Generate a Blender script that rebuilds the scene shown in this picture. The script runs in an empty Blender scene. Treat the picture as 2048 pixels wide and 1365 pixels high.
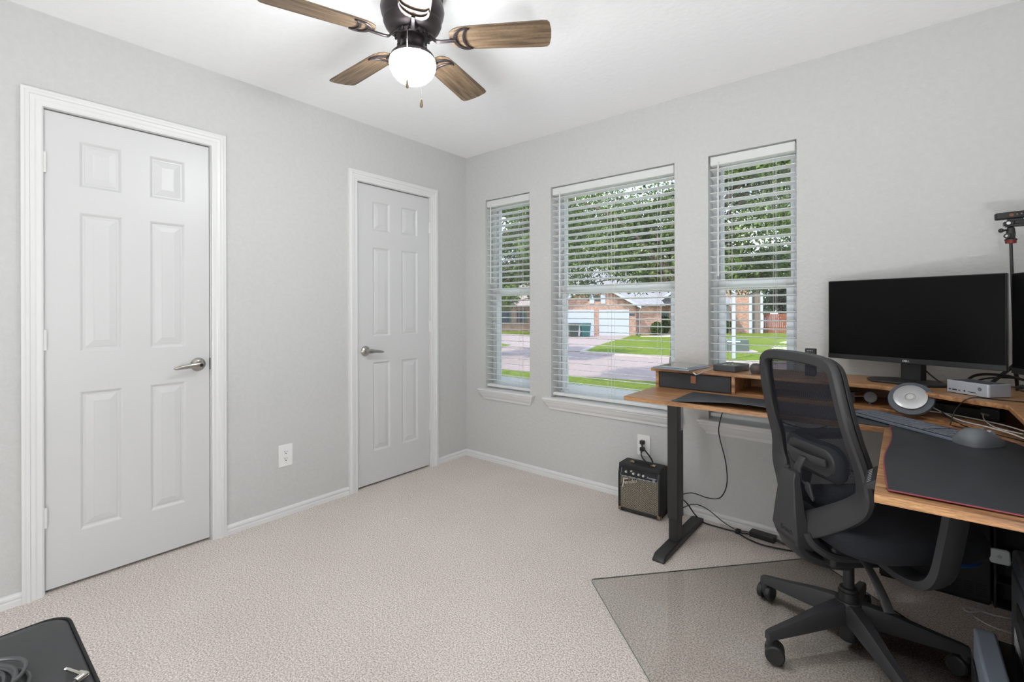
import bpy, bmesh, math, random
import numpy as np
from mathutils import Vector, Matrix
random.seed(7)
RNG = np.random.default_rng(7)
S = bpy.context.scene
COL = S.collection
PI = math.pi
def R(d): return d * PI / 180

# ------------------------------------------------------------------ camera
CAM = (2.7783, -2.7953, 1.1918)
cd = bpy.data.cameras.new('camera')
cam = bpy.data.objects.new('camera', cd); COL.objects.link(cam)
cd.sensor_width = 36.0
cd.lens = 953.4 / 2048 * 36.0
cd.shift_y = -(682.5 - 620.57) / 2048
cd.clip_start = 0.02; cd.clip_end = 500
cam.location = CAM
cam.rotation_mode = 'XYZ'
cam.matrix_world = (Matrix.Translation(CAM) @ Matrix.Rotation(R(39.348), 4, 'Z') @ Matrix.Rotation(R(90 - 0.029), 4, 'X')
                    @ Matrix.Rotation(R(-0.137), 4, 'Z'))
S.camera = cam

# ------------------------------------------------------------------ view and world
S.view_settings.view_transform = 'Standard'
S.view_settings.look = 'None'
S.view_settings.gamma = 1.0
S.view_settings.use_curve_mapping = False
S.view_settings.exposure = 0.24
S.cycles.diffuse_bounces = 6
S.cycles.glossy_bounces = 4
S.cycles.transparent_max_bounces = 24
S.cycles.max_bounces = 12
S.cycles.sample_clamp_indirect = 6.0

SKY_STRENGTH = 3.0
SUN_STRENGTH = 4.4
GLOBE_STRENGTH = 75.0
FILL_UPLIGHT_W = 20.0
FILL_SPHERE_STRENGTH = 13.0

w = bpy.data.worlds.new('world'); S.world = w; w.use_nodes = True
nt = w.node_tree; nt.nodes.clear()
tc = nt.nodes.new('ShaderNodeTexCoord')
sep = nt.nodes.new('ShaderNodeSeparateXYZ')
rmp = nt.nodes.new('ShaderNodeValToRGB')
rmp.color_ramp.elements[0].position = 0.0; rmp.color_ramp.elements[0].color = (0.62, 0.74, 0.95, 1)
rmp.color_ramp.elements[1].position = 0.6; rmp.color_ramp.elements[1].color = (0.24, 0.46, 0.90, 1)
nz = nt.nodes.new('ShaderNodeTexNoise'); nz.inputs['Scale'].default_value = 3.5; nz.inputs['Detail'].default_value = 5
cr = nt.nodes.new('ShaderNodeValToRGB'); cr.color_ramp.elements[0].position = 0.47; cr.color_ramp.elements[1].position = 0.62
mx = nt.nodes.new('ShaderNodeMixRGB'); mx.inputs['Color2'].default_value = (1.0, 1.0, 1.0, 1)
bg = nt.nodes.new('ShaderNodeBackground'); bg.inputs['Strength'].default_value = SKY_STRENGTH
wo = nt.nodes.new('ShaderNodeOutputWorld')
L = nt.links.new
L(tc.outputs['Generated'], sep.inputs[0]); L(sep.outputs['Z'], rmp.inputs[0]); L(rmp.outputs[0], mx.inputs['Color1'])
L(tc.outputs['Generated'], nz.inputs['Vector']); L(nz.outputs['Fac'], cr.inputs[0]); L(cr.outputs[0], mx.inputs['Fac'])
L(mx.outputs[0], bg.inputs[0]); L(bg.outputs[0], wo.inputs[0])

sd = bpy.data.lights.new('sun', 'SUN'); sd.energy = SUN_STRENGTH; sd.angle = R(0.6); sd.color = (1.0, 0.95, 0.86)
sun = bpy.data.objects.new('sun', sd); COL.objects.link(sun)
sun.location = (-10, -20, 30)
sun.rotation_euler = Vector((0.10, 0.62, -0.95)).to_track_quat('-Z', 'Y').to_euler()

# ------------------------------------------------------------------ materials
def s2l(c):
    return tuple(((x / 12.92) if x <= 0.04045 else ((x + 0.055) / 1.055) ** 2.4) for x in [v / 255 for v in c])
def mat(name, rgb, rough=0.5, metal=0.0, spec=0.5, coat=0.0):
    m = bpy.data.materials.new(name); m.use_nodes = True
    b = m.node_tree.nodes['Principled BSDF']
    b.inputs['Base Color'].default_value = (*s2l(rgb), 1)
    b.inputs['Roughness'].default_value = rough
    b.inputs['Metallic'].default_value = metal
    b.inputs['Specular IOR Level'].default_value = spec
    if coat: b.inputs['Coat Weight'].default_value = coat
    return m
def nodes(m): return m.node_tree, m.node_tree.nodes['Principled BSDF']
def coords(t, scale=(1, 1, 1), rot=(0, 0, 0)):
    c = t.nodes.new('ShaderNodeTexCoord'); mp = t.nodes.new('ShaderNodeMapping')
    mp.inputs['Scale'].default_value = scale; mp.inputs['Rotation'].default_value = rot
    t.links.new(c.outputs['Object'], mp.inputs['Vector']); return mp
def noise_mat(name, c1, c2, scale, rough=0.6, bump=0.0, bscale=None, stretch=(1, 1, 1), detail=4, lo=0.35, hi=0.65, spec=0.5, bdist=0.01, metal=0.0):
    m = mat(name, c1, rough, metal, spec); t, b = nodes(m)
    mp = coords(t, stretch)
    n = t.nodes.new('ShaderNodeTexNoise'); n.inputs['Scale'].default_value = scale; n.inputs['Detail'].default_value = detail
    t.links.new(mp.outputs[0], n.inputs['Vector'])
    r = t.nodes.new('ShaderNodeValToRGB')
    r.color_ramp.elements[0].position = lo; r.color_ramp.elements[1].position = hi
    r.color_ramp.elements[0].color = (*s2l(c1), 1); r.color_ramp.elements[1].color = (*s2l(c2), 1)
    t.links.new(n.outputs['Fac'], r.inputs[0]); t.links.new(r.outputs[0], b.inputs['Base Color'])
    if bump:
        n2 = t.nodes.new('ShaderNodeTexNoise'); n2.inputs['Scale'].default_value = bscale or scale; n2.inputs['Detail'].default_value = 3
        t.links.new(mp.outputs[0], n2.inputs['Vector'])
        bp = t.nodes.new('ShaderNodeBump'); bp.inputs['Strength'].default_value = bump; bp.inputs['Distance'].default_value = bdist
        t.links.new(n2.outputs['Fac'], bp.inputs['Height']); t.links.new(bp.outputs[0], b.inputs['Normal'])
    return m
def wood_mat(name, c1, c2, c3, stretch, scale=1.0, rough=0.45, bump=0.15):
    m = mat(name, c1, rough); t, b = nodes(m)
    mp = coords(t, stretch)
    n = t.nodes.new('ShaderNodeTexNoise'); n.inputs['Scale'].default_value = 5 * scale; n.inputs['Detail'].default_value = 9; n.inputs['Distortion'].default_value = 0.25
    t.links.new(mp.outputs[0], n.inputs['Vector'])
    r = t.nodes.new('ShaderNodeValToRGB'); e = r.color_ramp.elements
    e[0].position = 0.32; e[1].position = 0.72; e[0].color = (*s2l(c1), 1); e[1].color = (*s2l(c3), 1)
    k = e.new(0.5); k.color = (*s2l(c2), 1)
    t.links.new(n.outputs['Fac'], r.inputs[0])
    n2 = t.nodes.new('ShaderNodeTexNoise'); n2.inputs['Scale'].default_value = 60 * scale; n2.inputs['Detail'].default_value = 3
    t.links.new(mp.outputs[0], n2.inputs['Vector'])
    mm = t.nodes.new('ShaderNodeMixRGB'); mm.blend_type = 'MULTIPLY'; mm.inputs['Fac'].default_value = 0.5
    r2 = t.nodes.new('ShaderNodeValToRGB'); r2.color_ramp.elements[0].position = 0.35; r2.color_ramp.elements[1].position = 0.6
    r2.color_ramp.elements[0].color = (0.25, 0.22, 0.2, 1)
    t.links.new(n2.outputs['Fac'], r2.inputs[0]); t.links.new(r.outputs[0], mm.inputs['Color1']); t.links.new(r2.outputs[0], mm.inputs['Color2'])
    t.links.new(mm.outputs[0], b.inputs['Base Color'])
    bp = t.nodes.new('ShaderNodeBump'); bp.inputs['Strength'].default_value = bump; bp.inputs['Distance'].default_value = 0.002
    t.links.new(n2.outputs['Fac'], bp.inputs['Height']); t.links.new(bp.outputs[0], b.inputs['Normal'])
    return m
def glass_mat(name, tint, ior=1.45, rough=0.0, through=1.0):
    m = bpy.data.materials.new(name); m.use_nodes = True; t = m.node_tree; t.nodes.clear()
    o = t.nodes.new('ShaderNodeOutputMaterial'); tr = t.nodes.new('ShaderNodeBsdfTransparent'); gl = t.nodes.new('ShaderNodeBsdfGlossy')
    fr = t.nodes.new('ShaderNodeFresnel'); fr.inputs['IOR'].default_value = ior; mix = t.nodes.new('ShaderNodeMixShader')
    tr.inputs[0].default_value = (*tint, 1); gl.inputs['Roughness'].default_value = rough
    t.links.new(fr.outputs[0], mix.inputs[0]); t.links.new(tr.outputs[0], mix.inputs[1]); t.links.new(gl.outputs[0], mix.inputs[2])
    t.links.new(mix.outputs[0], o.inputs[0]); return m
def emit_mat(name, rgb, strength):
    m = bpy.data.materials.new(name); m.use_nodes = True; t = m.node_tree; t.nodes.clear()
    o = t.nodes.new('ShaderNodeOutputMaterial'); e = t.nodes.new('ShaderNodeEmission')
    e.inputs[0].default_value = (*rgb, 1); e.inputs[1].default_value = strength; t.links.new(e.outputs[0], o.inputs[0]); return m
def brick_mat(name, c1, c2, mortar, scale):
    m = mat(name, c1, 0.9); t, b = nodes(m)
    mp = coords(t); sx = t.nodes.new('ShaderNodeSeparateXYZ'); cb = t.nodes.new('ShaderNodeCombineXYZ'); ad = t.nodes.new('ShaderNodeMath'); ad.operation = 'ADD'
    t.links.new(mp.outputs[0], sx.inputs[0]); t.links.new(sx.outputs['X'], ad.inputs[0]); t.links.new(sx.outputs['Y'], ad.inputs[1])
    t.links.new(ad.outputs[0], cb.inputs['X']); t.links.new(sx.outputs['Z'], cb.inputs['Y'])
    k = t.nodes.new('ShaderNodeTexBrick'); k.inputs['Scale'].default_value = scale
    k.inputs['Color1'].default_value = (*s2l(c1), 1); k.inputs['Color2'].default_value = (*s2l(c2), 1); k.inputs['Mortar'].default_value = (*s2l(mortar), 1)
    k.inputs['Mortar Size'].default_value = 0.02; k.inputs['Bias'].default_value = -0.1
    t.links.new(cb.outputs[0], k.inputs['Vector'])
    n = t.nodes.new('ShaderNodeTexNoise'); n.inputs['Scale'].default_value = 2.2; n.inputs['Detail'].default_value = 5
    t.links.new(mp.outputs[0], n.inputs['Vector'])
    mm = t.nodes.new('ShaderNodeMixRGB'); mm.blend_type = 'OVERLAY'; mm.inputs['Fac'].default_value = 0.5
    t.links.new(k.outputs['Color'], mm.inputs['Color1']); t.links.new(n.outputs['Fac'], mm.inputs['Color2']); t.links.new(mm.outputs[0], b.inputs['Base Color'])
    return m
def leaf_mat(name, c1, c2):
    m = bpy.data.materials.new(name); m.use_nodes = True; t = m.node_tree; t.nodes.clear()
    o = t.nodes.new('ShaderNodeOutputMaterial'); d = t.nodes.new('ShaderNodeBsdfPrincipled'); tl = t.nodes.new('ShaderNodeBsdfTranslucent'); mix = t.nodes.new('ShaderNodeMixShader')
    g = t.nodes.new('ShaderNodeNewGeometry'); r = t.nodes.new('ShaderNodeValToRGB')
    r.color_ramp.elements[0].color = (*s2l(c1), 1); r.color_ramp.elements[1].color = (*s2l(c2), 1)
    t.links.new(g.outputs['Random Per Island'], r.inputs[0]); t.links.new(r.outputs[0], d.inputs['Base Color']); t.links.new(r.outputs[0], tl.inputs[0])
    d.inputs['Roughness'].default_value = 0.45; mix.inputs[0].default_value = 0.35
    t.links.new(d.outputs[0], mix.inputs[1]); t.links.new(tl.outputs[0], mix.inputs[2]); t.links.new(mix.outputs[0], o.inputs[0]); return m

M = {}
M['wall'] = noise_mat('wall_paint', (201, 201, 199), (204, 204, 202), 40, 0.75, 0.6, 55, spec=0.25, bdist=0.004)
M['ceil'] = noise_mat('ceiling_paint', (248, 248, 249), (250, 250, 251), 30, 0.85, 0.25, 45, spec=0.2, bdist=0.004)
M['trim'] = mat('white_trim', (226, 226, 225), 0.38)
M['door'] = mat('white_door', (211, 211, 211), 0.36)
M['vinyl'] = mat('white_vinyl', (250, 250, 250), 0.35)
M['slat'] = mat('blind_slat', (250, 250, 249), 0.42)
def translucent(m, f):
    t, b = nodes(m); o = t.nodes['Material Output']; tl = t.nodes.new('ShaderNodeBsdfTranslucent'); tl.inputs[0].default_value = (0.95, 0.96, 0.95, 1)
    mix = t.nodes.new('ShaderNodeMixShader'); mix.inputs[0].default_value = f; t.links.new(b.outputs[0], mix.inputs[1]); t.links.new(tl.outputs[0], mix.inputs[2]); t.links.new(mix.outputs[0], o.inputs[0])
translucent(M['slat'], 0.35); translucent(M['vinyl'], 0.45)
M['cord'] = mat('blind_cord', (225, 225, 222), 0.8)
M['glass'] = glass_mat('window_glass', (0.95, 0.975, 0.965), 1.45)
M['nickel'] = mat('brushed_nickel', (176, 172, 166), 0.28, 1.0)
M['chrome'] = mat('chrome', (215, 212, 206), 0.15, 1.0)
M['dark'] = mat('dark_gap', (22, 20, 18), 0.8)
M['outlet'] = mat('outlet_white', (238, 238, 236), 0.4)
M['black'] = mat('black_plastic', (34, 34, 35), 0.45)
M['black2'] = mat('black_soft', (24, 24, 25), 0.7)
M['bmetal'] = mat('black_metal', (38, 38, 38), 0.42, 0.0)
M['chair'] = mat('chair_plastic', (50, 50, 52), 0.5)
M['cable'] = mat('black_cable', (20, 20, 20), 0.5)
M['wcable'] = mat('white_cable', (215, 215, 212), 0.5)
M['tolex'] = noise_mat('black_tolex', (26, 26, 27), (36, 36, 37), 500, 0.6, 0.5, 700, bdist=0.001)
M['screen'] = mat('dark_screen', (5, 5, 6), 0.35, 0, 0.12)
M['bezel'] = mat('monitor_bezel', (28, 29, 31), 0.4)
M['bronze'] = mat('fan_bronze', (72, 66, 68), 0.36, 0.75)
M['globe'] = emit_mat('lamp_globe', (0.955, 0.98, 1.0), GLOBE_STRENGTH)
M['brass'] = mat('aged_brass', (150, 132, 108), 0.35, 0.9)
M['silver'] = mat('silver_case', (176, 180, 190), 0.42, 0.35)
M['leather'] = mat('tan_leather', (142, 92, 66), 0.6)
M['fabric'] = noise_mat('charcoal_fabric', (52, 53, 56), (64, 65, 68), 400, 0.9, 0.3, 600, bdist=0.001)
M['pad'] = noise_mat('desk_mat', (54, 58, 64), (62, 66, 72), 300, 0.42, 0.15, 800, bdist=0.0005)
M['pad2'] = noise_mat('desk_mat_dark', (34, 37, 41), (42, 45, 49), 12, 0.46, 0.1, 800, bdist=0.0005)
M['red'] = mat('red_edge', (126, 54, 66), 0.6)
M['seat'] = noise_mat('seat_fabric', (24, 26, 32), (32, 34, 40), 500, 0.95, 0.3, 700, bdist=0.001)
M['blue'] = mat('blue_shell', (22, 64, 120), 0.5)
M['paper'] = mat('white_label', (224, 226, 230), 0.7)
M['key'] = mat('keycap', (104, 110, 120), 0.5)
M['kdeck'] = mat('keyboard_deck', (28, 31, 36), 0.5)
M['kbody'] = mat('keyboard_body', (120, 128, 140), 0.4, 0.2)
M['mousem'] = mat('mouse_rubber', (98, 102, 106), 0.42)
M['wood'] = wood_mat('rustic_wood', (122, 82, 54), (178, 130, 86), (206, 162, 114), (0.9, 14, 8), 1.0, 0.33)
M['woody'] = wood_mat('rustic_wood_side', (134, 90, 54), (190, 138, 86), (216, 170, 112), (9, 1.2, 5), 1.0, 0.36)
M['blade'] = wood_mat('weathered_oak', (82, 67, 51), (120, 99, 77), (146, 126, 102), (1.0, 14, 14), 1.2, 0.5)
def carpet():
    m = mat('carpet', (190, 180, 172), 1.0, 0, 0.1); t, b = nodes(m)
    mp = coords(t)
    n = t.nodes.new('ShaderNodeTexNoise'); n.inputs['Scale'].default_value = 170; n.inputs['Detail'].default_value = 3; n.inputs['Roughness'].default_value = 0.6
    t.links.new(mp.outputs[0], n.inputs['Vector'])
    r = t.nodes.new('ShaderNodeValToRGB'); e = r.color_ramp.elements
    e[0].position = 0.36; e[1].position = 0.62; e[0].color = (*s2l((176, 165, 159)), 1); e[1].color = (*s2l((246, 237, 231)), 1)
    t.links.new(n.outputs['Fac'], r.inputs[0])
    n3 = t.nodes.new('ShaderNodeTexNoise'); n3.inputs['Scale'].default_value = 2.3; n3.inputs['Detail'].default_value = 4
    t.links.new(mp.outputs[0], n3.inputs['Vector'])
    r3 = t.nodes.new('ShaderNodeValToRGB'); r3.color_ramp.elements[0].color = (0.90, 0.89, 0.88, 1); r3.color_ramp.elements[0].position = 0.3; r3.color_ramp.elements[1].position = 0.7
    t.links.new(n3.outputs['Fac'], r3.inputs[0])
    mm = t.nodes.new('ShaderNodeMixRGB'); mm.blend_type = 'MULTIPLY'; mm.inputs['Fac'].default_value = 0.6
    t.links.new(r.outputs[0], mm.inputs['Color1']); t.links.new(r3.outputs[0], mm.inputs['Color2']); t.links.new(mm.outputs[0], b.inputs['Base Color'])
    bp = t.nodes.new('ShaderNodeBump'); bp.inputs['Strength'].default_value = 0.6; bp.inputs['Distance'].default_value = 0.006
    t.links.new(n.outputs['Fac'], bp.inputs['Height']); t.links.new(bp.outputs[0], b.inputs['Normal'])
    return m
M['carpet'] = carpet()
def mesh_fabric():
    m = bpy.data.materials.new('mesh_fabric'); m.use_nodes = True; t = m.node_tree; t.nodes.clear()
    o = t.nodes.new('ShaderNodeOutputMaterial'); tr = t.nodes.new('ShaderNodeBsdfTransparent'); d = t.nodes.new('ShaderNodeBsdfDiffuse')
    d.inputs[0].default_value = (*s2l((44, 45, 50)), 1)
    mp = coords(t, (1, 1, 1)); wv = t.nodes.new('ShaderNodeTexWave'); wv.bands_direction = 'Z'; wv.inputs['Scale'].default_value = 85; wv.inputs['Distortion'].default_value = 0.4
    t.links.new(mp.outputs[0], wv.inputs['Vector'])
    mr = t.nodes.new('ShaderNodeMapRange'); mr.inputs['To Min'].default_value = 0.76; mr.inputs['To Max'].default_value = 0.95
    t.links.new(wv.outputs['Fac'], mr.inputs['Value'])
    mix = t.nodes.new('ShaderNodeMixShader'); t.links.new(mr.outputs[0], mix.inputs[0]); t.links.new(tr.outputs[0], mix.inputs[1]); t.links.new(d.outputs[0], mix.inputs[2])
    t.links.new(mix.outputs[0], o.inputs[0]); return m
M['mesh'] = mesh_fabric()
M['mat'] = glass_mat('clear_chair_mat', (0.985, 0.995, 0.975), 1.5, 0.012)
M['matedge'] = mat('mat_edge', (70, 92, 84), 0.2)
def grille_mat():
    m = mat('grille_cloth', (120, 112, 96), 0.7); t, b = nodes(m)
    mp = coords(t, (1, 1, 1)); sx = t.nodes.new('ShaderNodeSeparateXYZ'); cb = t.nodes.new('ShaderNodeCombineXYZ')
    t.links.new(mp.outputs[0], sx.inputs[0]); t.links.new(sx.outputs['X'], cb.inputs['X']); t.links.new(sx.outputs['Z'], cb.inputs['Y'])
    k = t.nodes.new('ShaderNodeTexBrick'); k.inputs['Scale'].default_value = 1.0
    k.inputs['Brick Width'].default_value = 0.0105; k.inputs['Row Height'].default_value = 0.0052; k.inputs['Mortar Size'].default_value = 0.0013
    k.inputs['Color1'].default_value = (*s2l((188, 180, 160)), 1); k.inputs['Color2'].default_value = (*s2l((160, 152, 134)), 1); k.inputs['Mortar'].default_value = (*s2l((14, 14, 14)), 1)
    t.links.new(cb.outputs[0], k.inputs['Vector']); t.links.new(k.outputs['Color'], b.inputs['Base Color']); return m
M['grille'] = grille_mat()
M['grass'] = noise_mat('grass', (78, 92, 22), (114, 126, 38), 9, 0.95, 0.6, 60, detail=8, spec=0.1, bdist=0.05)
M['road'] = noise_mat('road', (142, 122, 116), (152, 132, 126), 3, 0.9, spec=0.2)
M['curb'] = noise_mat('curb', (162, 146, 138), (174, 160, 152), 3, 0.9, spec=0.2)
M['brickc'] = brick_mat('brick_red', (190, 136, 110), (140, 96, 78), (196, 176, 160), 3.0)
M['brickb'] = brick_mat('brick_brown', (146, 112, 92), (120, 90, 74), (160, 142, 128), 3.0)
M['roof'] = noise_mat('roof_shingle', (122, 114, 114), (146, 138, 136), 8, 0.9, detail=6)
M['roofb'] = noise_mat('roof_brown', (136, 118, 108), (160, 142, 130), 8, 0.9, detail=6)
M['hwhite'] = mat('house_white', (186, 186, 192), 0.6)
M['hdark'] = mat('house_dark', (50, 58, 66), 0.2)
M['siding'] = noise_mat('siding', (120, 102, 90), (130, 112, 100), 3, 0.8, stretch=(1, 1, 12))
M['fence'] = noise_mat('fence_wood', (120, 62, 38), (144, 80, 52), 5, 0.85, stretch=(8, 8, 0.6))
M['bark'] = noise_mat('bark', (74, 60, 50), (104, 88, 74), 12, 0.95, 0.8, 20, stretch=(1, 1, 0.3))
M['teal'] = mat('teal_bin', (26, 84, 82), 0.5)
M['gbin'] = mat('dark_bin', (48, 56, 52), 0.5)
M['util'] = mat('utility_green', (84, 92, 84), 0.6)
M['leafa'] = leaf_mat('leaf_near', (18, 36, 16), (128, 146, 68))
M['leafb'] = leaf_mat('leaf_left', (38, 68, 28), (146, 164, 84))
M['leafc'] = leaf_mat('leaf_far', (24, 40, 22), (66, 84, 42))
M['shrub'] = leaf_mat('leaf_shrub', (34, 54, 14), (86, 106, 34))
M['led'] = mat('button_white', (210, 214, 220), 0.4)
M['gold'] = mat('logo_grey', (190, 190, 180), 0.35, 0.3)
M['redring'] = mat('red_ring', (120, 40, 36), 0.4, 0.3)
M['printer'] = mat('printer_dark', (54, 58, 64), 0.4)
M['tray'] = mat('printer_tray', (118, 126, 138), 0.4)
M['ipad'] = mat('tablet_glass', (120, 120, 118), 0.08, 0, 0.8)
M['diskm'] = mat('brushed_disc', (168, 168, 168), 0.32, 0.95)

# ------------------------------------------------------------------ mesh helpers
class MB:
    def __init__(s): s.v = []; s.f = []; s.mi = []; s.m = 0
    def add(s, vs, fs):
        b = len(s.v); s.v += [tuple(x) for x in vs]; s.f += [tuple(b + i for i in f) for f in fs]; s.mi += [s.m] * len(fs); return s
    def box(s, a, b, rot=None, org=None):
        x0, y0, z0 = a; x1, y1, z1 = b
        vs = [(x0, y0, z0), (x1, y0, z0), (x1, y1, z0), (x0, y1, z0), (x0, y0, z1), (x1, y0, z1), (x1, y1, z1), (x0, y1, z1)]
        if rot is not None:
            o = Vector(org or ((x0 + x1) / 2, (y0 + y1) / 2, (z0 + z1) / 2)); vs = [o + rot @ (Vector(v) - o) for v in vs]
        return s.add(vs, [(0, 3, 2, 1), (4, 5, 6, 7), (0, 1, 5, 4), (1, 2, 6, 5), (2, 3, 7, 6), (3, 0, 4, 7)])
    def prism(s, poly, h0, h1, ax='z'):
        n = len(poly)
        def P(p, h): return {'z': (p[0], p[1], h), 'y': (p[0], h, p[1]), 'x': (h, p[0], p[1])}[ax]
        vs = [P(p, h0) for p in poly] + [P(p, h1) for p in poly]
        fs = [tuple(range(n))[::-1], tuple(range(n, 2 * n))] + [(i, (i + 1) % n, n + (i + 1) % n, n + i) for i in range(n)]
        return s.add(vs, fs)
    def loft(s, rings, cap=True, closed=False):
        n = len(rings[0]); vs = [p for r in rings for p in r]; fs = []
        k = len(rings)
        for j in range(k if closed else k - 1):
            a = j * n; b = ((j + 1) % k) * n
            fs += [(a + i, a + (i + 1) % n, b + (i + 1) % n, b + i) for i in range(n)]
        if cap and not closed: fs += [tuple(range(n))[::-1], tuple(range((k - 1) * n, k * n))]
        return s.add(vs, fs)
    def cyl(s, p0, p1, r0, r1=None, seg=24):
        r1 = r0 if r1 is None else r1
        p0 = Vector(p0); p1 = Vector(p1); d = (p1 - p0).normalized(); u = d.orthogonal().normalized(); v = d.cross(u)
        rg = [[p + r * (math.cos(t) * u + math.sin(t) * v) for t in [2 * PI * i / seg for i in range(seg)]] for p, r in ((p0, r0), (p1, r1))]
        return s.loft(rg)
    def lathe(s, prof, c=(0, 0, 0), axis=(0, 0, 1), seg=32):
        c = Vector(c); d = Vector(axis).normalized(); u = d.orthogonal().normalized(); v = d.cross(u)
        rg = [[c + h * d + max(r, 1e-4) * (math.cos(t) * u + math.sin(t) * v) for t in [2 * PI * i / seg for i in range(seg)]] for r, h in prof]
        return s.loft(rg)
    def sphere(s, c, r, seg=20, sc=(1, 1, 1)):
        n = seg // 2; c = Vector(c)
        rg = [[c + Vector((sc[0] * r * math.sin(a) * math.cos(t), sc[1] * r * math.sin(a) * math.sin(t), sc[2] * r * math.cos(a))) for t in [2 * PI * i / seg for i in range(seg)]]
              for a in [max(1e-3, min(PI - 1e-3, PI * j / n)) for j in range(n + 1)]]
        return s.loft(rg)
    def tube(s, pts, r, seg=8, closed=False, smooth=0):
        pts = [Vector(p) for p in pts]
        if smooth: pts = catmull(pts, smooth, closed)
        n = len(pts); rg = []; u = None
        for i, p in enumerate(pts):
            a = pts[i - 1] if (i or closed) else pts[0]; b = pts[(i + 1) % n] if (i < n - 1 or closed) else pts[-1]
            d = (b - a).normalized() if (b - a).length > 1e-9 else Vector((0, 0, 1))
            u = d.orthogonal().normalized() if u is None else (u - d * u.dot(d)).normalized()
            v = d.cross(u); rr = r[min(len(r) - 1, int(i * len(r) / n))] if isinstance(r, (list, tuple)) else r
            rg.append([p + rr * (math.cos(t) * u + math.sin(t) * v) for t in [2 * PI * k / seg for k in range(seg)]])
        return s.loft(rg, closed=closed)
    def band(s, pts, nrm, ws, ts, closed=False):
        """rectangular section swept along pts; width across the path, thickness along nrm"""
        pts = [Vector(p) for p in pts]; n = len(pts); rg = []
        for i, p in enumerate(pts):
            a = pts[i - 1] if (i or closed) else pts[0]; b = pts[(i + 1) % n] if (i < n - 1 or closed) else pts[-1]
            d = (b - a).normalized(); N = Vector(nrm[i] if isinstance(nrm, list) else nrm)
            N = (N - d * N.dot(d)).normalized(); W = d.cross(N)
            w_ = ws[min(i, len(ws) - 1)] if isinstance(ws, list) else ws; t_ = ts[min(i, len(ts) - 1)] if isinstance(ts, list) else ts
            c = 0.25
            rg.append([p + W * w_ / 2 * x + N * t_ / 2 * y for x, y in ((-1, -1 + c * 2), (-1 + c, -1), (1 - c, -1), (1, -1 + c * 2), (1, 1 - c * 2), (1 - c, 1), (-1 + c, 1), (-1, 1 - c * 2))])
        return s.loft(rg, closed=closed)
    def build(s, name, m, parent=None, bevel=0, smooth=False, seg=2):
        me = bpy.data.meshes.new(name); me.from_pydata([tuple(v) for v in s.v], [], s.f)
        for x in (m if isinstance(m, (list, tuple)) else [m]): me.materials.append(x)
        if any(s.mi): me.polygons.foreach_set('material_index', s.mi)
        bm = bmesh.new(); bm.from_mesh(me); bmesh.ops.recalc_face_normals(bm, faces=bm.faces); bm.to_mesh(me); bm.free()
        if smooth:
            for p in me.polygons: p.use_smooth = True
            me.set_sharp_from_angle(angle=R(38))
        o = bpy.data.objects.new(name, me); COL.objects.link(o)
        if parent is not None: o.parent = parent
        if bevel:
            b = o.modifiers.new('bevel', 'BEVEL'); b.width = bevel; b.segments = seg; b.limit_method = 'ANGLE'; b.angle_limit = R(35)
            if not smooth:
                for p in me.polygons: p.use_smooth = True
                me.set_sharp_from_angle(angle=R(60))
        return o
def catmull(pts, k, closed=False):
    pts = [Vector(p) for p in pts]; n = len(pts); out = []
    for i in range(n if closed else n - 1):
        g = lambda j: pts[j % n] if closed else pts[max(0, min(n - 1, j))]
        p0, p1, p2, p3 = g(i - 1), g(i), g(i + 1), g(i + 2)
        for q in range(k):
            t = q / k
            out.append(0.5 * ((2 * p1) + (p2 - p0) * t + (2 * p0 - 5 * p1 + 4 * p2 - p3) * t * t + (3 * p1 - p0 - 3 * p2 + p3) * t ** 3))
    if not closed: out.append(pts[-1])
    return out
def rrect(x0, y0, x1, y1, r, k=6):
    o = []
    for cx, cy, a in ((x1 - r, y1 - r, 0), (x0 + r, y1 - r, 90), (x0 + r, y0 + r, 180), (x1 - r, y0 + r, 270)):
        o += [(cx + r * math.cos(R(a + 90 * i / k)), cy + r * math.sin(R(a + 90 * i / k))) for i in range(k + 1)]
    return o
def tag(o, label, cat, group=None, kind=None):
    o['label'] = label; o['category'] = cat
    if group: o['group'] = group
    if kind: o['kind'] = kind
    return o
def thing(name, label, cat, loc=(0, 0, 0), rz=0, group=None, kind=None, rot=None):
    o = bpy.data.objects.new(name, None); COL.objects.link(o); o.empty_display_size = 0.1
    o.location = loc; o.rotation_euler = rot if rot else (0, 0, rz)
    return tag(o, label, cat, group, kind)
def text(body, size, m, name, parent, matrix, shear=0.0, extrude=0.0006, align='CENTER', bold=0.0):
    cu = bpy.data.curves.new(name, 'FONT'); cu.body = body; cu.size = size; cu.shear = shear; cu.extrude = extrude; cu.align_x = align; cu.align_y = 'CENTER'; cu.offset = bold
    t = bpy.data.objects.new('tmp_text', cu); COL.objects.link(t)
    dg = bpy.context.evaluated_depsgraph_get(); me = bpy.data.meshes.new_from_object(t.evaluated_get(dg)); bpy.data.objects.remove(t)
    me.name = name; me.materials.clear(); me.materials.append(m)
    o = bpy.data.objects.new(name, me); COL.objects.link(o); o.parent = parent; o.matrix_local = matrix; return o
def facing(loc, xdir, ydir):
    x = Vector(xdir).normalized(); y = Vector(ydir).normalized(); z = x.cross(y)
    m_ = Matrix((x, y, z)).transposed().to_4x4(); return Matrix.Translation(loc) @ m_

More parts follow.
